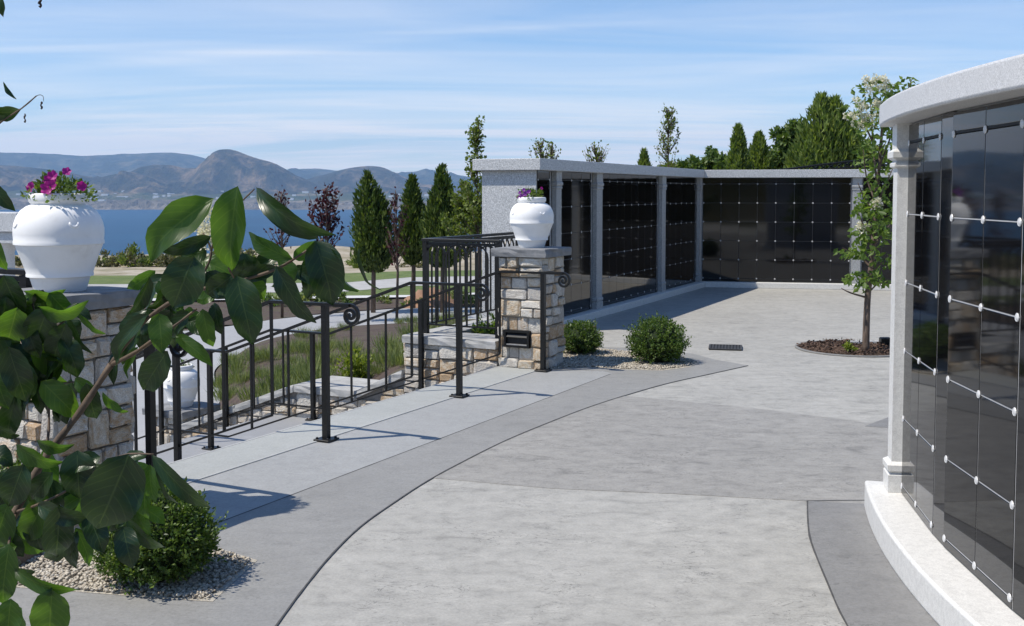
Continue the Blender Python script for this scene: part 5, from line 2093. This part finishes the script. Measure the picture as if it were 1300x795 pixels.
# stems (px, py, distance)
base = Vector((-1.35, 1.75, -.02))
MB().tube(smooth_pts([base, Vector((-1.28, 1.78, .45)), Vector((-1.1, 1.82, .85)), atd(-6, 690, 1.86)], 4), [.016, .0155, .015, .0145, .014, .0135, .013, .0125, .012, .0115, .011, .0105, .010], 10).build('trunk', 'twig', fg, True)
branch([(-6, 690, 1.86), (20, 650, 1.87), (55, 585, 1.88), (100, 525, 1.89), (141, 463, 1.9)], .0095, .0068)
branch([(141, 463, 1.9), (165, 430, 1.9), (190, 402, 1.9), (240, 372, 1.88), (300, 358, 1.86), (350, 342, 1.85), (384, 322, 1.84), (410, 304, 1.83)], .0058, .0022)
branch([(141, 463, 1.9), (168, 450, 1.88), (196, 431, 1.86)], .0052, .0042)
branch([(196, 431, 1.86), (220, 415, 1.86), (250, 392, 1.87)], .0036, .0022)
branch([(240, 372, 1.88), (262, 340, 1.88), (268, 318, 1.88), (258, 296, 1.88)], .0032, .0016)
branch([(300, 358, 1.86), (292, 344, 1.82), (290, 340, 1.8)], .0024, .0016)
branch([(268, 318, 1.88), (285, 280, 1.86), (323, 240, 1.85)], .0026, .0014)
branch([(55, 585, 1.88), (62, 545, 1.92), (60, 495, 1.95), (52, 430, 1.97), (40, 380, 1.98)], .0034, .0022)
branch([(20, 650, 1.87), (50, 640, 1.82), (90, 620, 1.8), (150, 580, 1.78), (195, 577, 1.77)], .0032, .0018)
branch([(20, 650, 1.87), (10, 700, 1.8), (16, 722, 1.76), (60, 745, 1.74)], .0032, .0018)
branch([(52, 430, 1.97), (85, 405, 1.95), (100, 395, 1.94)], .0024, .0015)
branch([(60, 495, 1.95), (90, 485, 1.94), (120, 490, 1.94)], .0022, .0014)
branch([(-20, 178, 1.95), (0, 156, 1.95), (27, 138, 1.95), (46, 122, 1.95)], .0022, .0015)
branch([(46, 122, 1.95), (51, 120.5, 1.95), (55, 123, 1.95), (55, 129, 1.95)], .0008, .0005, 'withered_stalk', 'dry_bits')
# far stem out of frame that carries the leaves at the top left corner
MB().tube(smooth_pts([Vector((-1.28, 1.78, .45)), Vector((-1.35, 1.85, 1.2)), Vector((-1.15, 1.95, 1.7)), atd(-20, 178, 1.95)], 4), [.013 - .0008 * i for i in range(13)], 9).build('branch', 'twig', fg, True)
MB().tube(smooth_pts([Vector((-1.35, 1.85, 1.2)), Vector((-1.3, 1.8, 1.8)), Vector((-1.1, 1.85, 2.3))], 4), [.009 - .0007 * i for i in range(9)], 8).build('branch', 'twig', fg, True)
MB().tube(smooth_pts([Vector((-1.28, 1.78, .45)), Vector((-1.5, 1.6, 1.1)), Vector((-1.55, 1.5, 1.9))], 4), [.011 - .0008 * i for i in range(9)], 8).build('branch', 'twig', fg, True)
for (x, y, hw, hh) in ((52.5, 134, 2.6, 4.6), (31.5, 150, 2.2, 5.5), (51, 4, 4, 5)):
    c = atd(x, y, 1.95)
    V = []
    mb = MB()
    pth = [c + Vector((math.sin(i * 1.7) * hw * .35, 0, hh * (1 - i / 3))) * (1.95 / F) for i in range(7)]
    mb.tube(pth, [(.6 + .5 * math.sin(i * 2.3 + x) ** 2) * hw * .5 * 1.95 / F for i in range(7)], 6)
    mb.build('withered_bud', 'dry_bits', fg, True)

LV = [
    # upper middle group: base x, y, tip x, y, width px, distance, roll, fold, bend
    (272, 252, 184, 331, 60, 1.84, .45, .45, .12), (302, 236, 291, 345, 66, 1.80, .35, .62, .05), (325, 238, 422, 301, 34, 1.84, .35, .45, .26),
    (406, 303, 322, 250, 27, 1.83, -.5, .25, .12), (372, 329, 312, 296, 29, 1.84, -.45, .30, .10), (246, 326, 219, 392, 66, 1.80, .05, .25, .05),
    (300, 350, 321, 438, 52, 1.80, -.05, .25, .05), (350, 337, 397, 412, 36, 1.82, .5, .22, .07), (400, 305, 424, 388, 62, 1.79, -.25, .45, .04),
    (413, 306, 450, 374, 52, 1.80, .85, .40, .06), (456, 312, 479, 372, 12, 1.83, 1.15, .2, .12), (372, 328, 412, 308, 26, 1.86, .2, .3, -.1),
    (268, 300, 205, 322, 24, 1.86, -.3, .3, .10), (262, 318, 228, 330, 34, 1.90, .2, .2, .06), (300, 352, 355, 340, 26, 1.86, .1, .35, .10), (295, 350, 262, 375, 38, 1.86, 0, .3, .06),
    (310, 352, 338, 380, 30, 1.88, -.3, .2, .06), (262, 345, 290, 380, 40, 1.90, .1, .3, .08),
    # fork and right of the pillar
    (190, 352, 166, 402, 26, 1.86, -.5, .5, .06), (189, 398, 140, 464, 30, 1.84, .75, .4, .08), (202, 398, 206, 448, 36, 1.81, 0, .2, .04), (212, 446, 180, 498, 44, 1.80, .1, .18, .05),
    (257, 392, 269, 441, 28, 1.84, .3, .25, .06), (223, 426, 270, 464, 24, 1.82, -.2, .35, .10), (272, 384, 280, 425, 22, 1.86, .4, .3, .05), (187, 394, 152, 430, 34, 1.90, .7, .35, .05),
    (205, 400, 160, 412, 24, 1.92, .5, .3, .08), (240, 395, 215, 430, 30, 1.90, .5, .3, .06), (236, 372, 206, 392, 30, 1.92, .3, .3, .08), (176, 440, 158, 482, 18, 1.90, .9, .3, .06), (150, 440, 142, 490, 20, 1.92, .6, .3, .04),
    # left middle mass
    (48, 388, 110, 388, 34, 1.92, .95, .35, .16), (98, 394, 131, 427, 14, 1.93, .9, .3, .05), (86, 400, 114, 452, 15, 1.94, .8, .25, .05), (60, 392, 44, 440, 50, 1.92, .1, .25, .05), (22, 390, 8, 440, 48, 1.90, .0, .25, .05),
    (84, 410, 66, 462, 40, 1.92, .2, .25, .05), (40, 430, 74, 480, 40, 1.94, -.2, .25, .05), (10, 440, 34, 512, 44, 1.88, 0, .2, .05), (-8, 470, 10, 520, 40, 1.90, .2, .2, .05), (52, 484, 100, 531, 42, 1.88, -.1, .3, .07),
    (110, 486, 122, 535, 30, 1.90, .2, .2, .05), (130, 498, 161, 526, 20, 1.92, .9, .3, .06), (95, 480, 126, 505, 24, 1.93, .3, .3, .06), (4, 350, 30, 402, 40, 1.94, .3, .25, .05), (30, 370, 82, 372, 28, 1.98, .8, .3, .12),
    (-10, 300, 8, 345, 22, 1.96, .3, .3, .05), (-12, 232, 18, 268, 22, 1.95, .2, .3, .14), (2, 402, -20, 470, 50, 1.92, 0, .25, .05), (70, 440, 102, 462, 26, 1.96, .3, .3, .06), (20, 500, 8, 560, 34, 1.92, .2, .25, .05),
    (-5, 540, 24, 556, 22, 1.9, .8, .3, .05), (62, 372, 92, 402, 32, 1.97, .2, .3, .06), (8, 372, -18, 400, 36, 1.95, .1, .3, .06), (80, 462, 56, 490, 26, 1.97, .3, .3, .06), (34, 452, 20, 490, 30, 1.97, .2, .3, .06),
    # lower group
    (98, 572, 101, 634, 52, 1.79, .05, .25, .06), (164, 577, 122, 676, 88, 1.74, -.05, .22, .05), (193, 578, 268, 648, 27, 1.76, .25, .4, .16), (200, 590, 224, 644, 14, 1.78, 1.0, .3, .08), (76, 640, 71, 712, 48, 1.78, 0, .2, .05),
    (48, 640, 113, 660, 34, 1.80, .4, .35, .14), (112, 652, 132, 702, 36, 1.80, -.1, .2, .05), (156, 668, 168, 722, 38, 1.76, .1, .2, .05), (160, 658, 210, 698, 22, 1.78, .4, .45, .16), (18, 722, 97, 752, 26, 1.74, .55, .5, .14),
    (66, 748, 62, 812, 60, 1.72, .0, .2, .05), (12, 690, 2, 770, 44, 1.74, .2, .2, .05), (14, 760, 10, 812, 40, 1.74, .3, .25, .05), (20, 565, 78, 590, 34, 1.80, .6, .35, .12), (30, 590, 10, 645, 48, 1.80, .1, .25, .05),
    (66, 600, 36, 640, 34, 1.82, .2, .25, .06), (128, 580, 84, 600, 30, 1.80, .5, .3, .10), (60, 630, 30, 690, 44, 1.84, .1, .25, .05), (10, 640, -10, 700, 50, 1.82, .1, .25, .05), (186, 578, 150, 590, 24, 1.80, .7, .3, .1),
    (40, 650, 52, 700, 34, 1.86, .2, .25, .05), (112, 590, 146, 640, 44, 1.80, .1, .25, .06), (104, 620, 150, 664, 40, 1.82, .2, .25, .06), (46, 560, 92, 568, 26, 1.86, .8, .3, .1), (190, 590, 196, 640, 26, 1.8, .5, .3, .06),
    # corner at the top left
    (-14, 142, 27, 140, 26, 1.95, .35, .4, .14), (21, 126, 6, 103, 9, 1.96, .9, .3, -.22), (-14, 150, 6, 148, 14, 1.95, .3, .3, .05), (-8, -20, 3, 20, 18, 1.95, .2, .3, .05),
]
for l in LV:
    big_leaf(*l[:6], roll=l[6], fold=l[7], bend=l[8], dt=random.uniform(-.02, .03))
fr = random.Random(31)
for (x0, x1, y0, y1, cnt) in ((-25, 82, 358, 460, 44), (-25, 50, 440, 495, 16), (-25, 66, 565, 660, 26), (-25, 24, 640, 790, 16), (195, 335, 318, 372, 18), (170, 260, 375, 415, 12), (330, 400, 312, 345, 6), (95, 190, 578, 650, 20), (60, 110, 470, 500, 6), (20, 100, 640, 690, 8)):
    for k in range(cnt):
        x, y = fr.uniform(x0, x1), fr.uniform(y0, y1)
        a = fr.uniform(.2, 2.9)
        ln = fr.uniform(38, 60)
        big_leaf(x, y, x + math.cos(a) * ln * .8, y + math.sin(a) * ln, fr.uniform(22, 38), fr.uniform(1.92, 2.08), roll=fr.uniform(-.7, .9), fold=fr.uniform(.2, .5), bend=fr.uniform(.04, .14))
# the rest of the bush, outside the frame on the left and overhead
lr = random.Random(12)
for k in range(48):
    x = lr.uniform(-1.75, -1.02)
    y = lr.uniform(1.35, 2.1)
    z = lr.uniform(.6, 1.72)
    edge = -(.50 * y + .03)
    if x > edge:
        x = edge - lr.uniform(.02, .3)
    B = Vector((x, y, z))
    T = B + Vector((lr.uniform(-.06, .06), lr.uniform(-.06, .06), lr.uniform(-.11, -.03)))
    if T.x > -(.47 * T.y + .02):
        continue
    leaf3(B, T, lr.uniform(.05, .075), lr.uniform(-1.2, 1.2), .3, .08, 0, 1, fg)
panicle(fg, atd(262, 262, 1.92), atd(266, 312, 1.9), .020, 520, (.003, .0075), taper=.35)
panicle(fg, atd(252, 285, 1.92), atd(264, 308, 1.9), .014, 200, (.003, .0075), taper=.4)

# ================================================================== air
mb = MB()
mb.box((0, 6200, 320), (15000, 0, 0), (0, 9800, 0), (0, 0, 410))
me = bpy.data.meshes.new('haze')
me.from_pydata(mb.v, [], mb.f)
hz = bpy.data.objects.new('haze', me)
COL.objects.link(hz)
hm = bpy.data.materials.new('haze_air')
hm.use_nodes = True
hm.node_tree.nodes.clear()
ho = hm.node_tree.nodes.new('ShaderNodeOutputMaterial')
hv = hm.node_tree.nodes.new('ShaderNodeVolumePrincipled')
hv.inputs['Color'].default_value = (0.45, 0.68, 1.0, 1)
hv.inputs['Density'].default_value = 0.000060
hv.inputs['Anisotropy'].default_value = 0.1
hm.node_tree.links.new(hv.outputs[0], ho.inputs['Volume'])
me.materials.append(hm)
tag(hz, 'pale blue summer haze over the lake and hills', 'haze', kind='stuff')
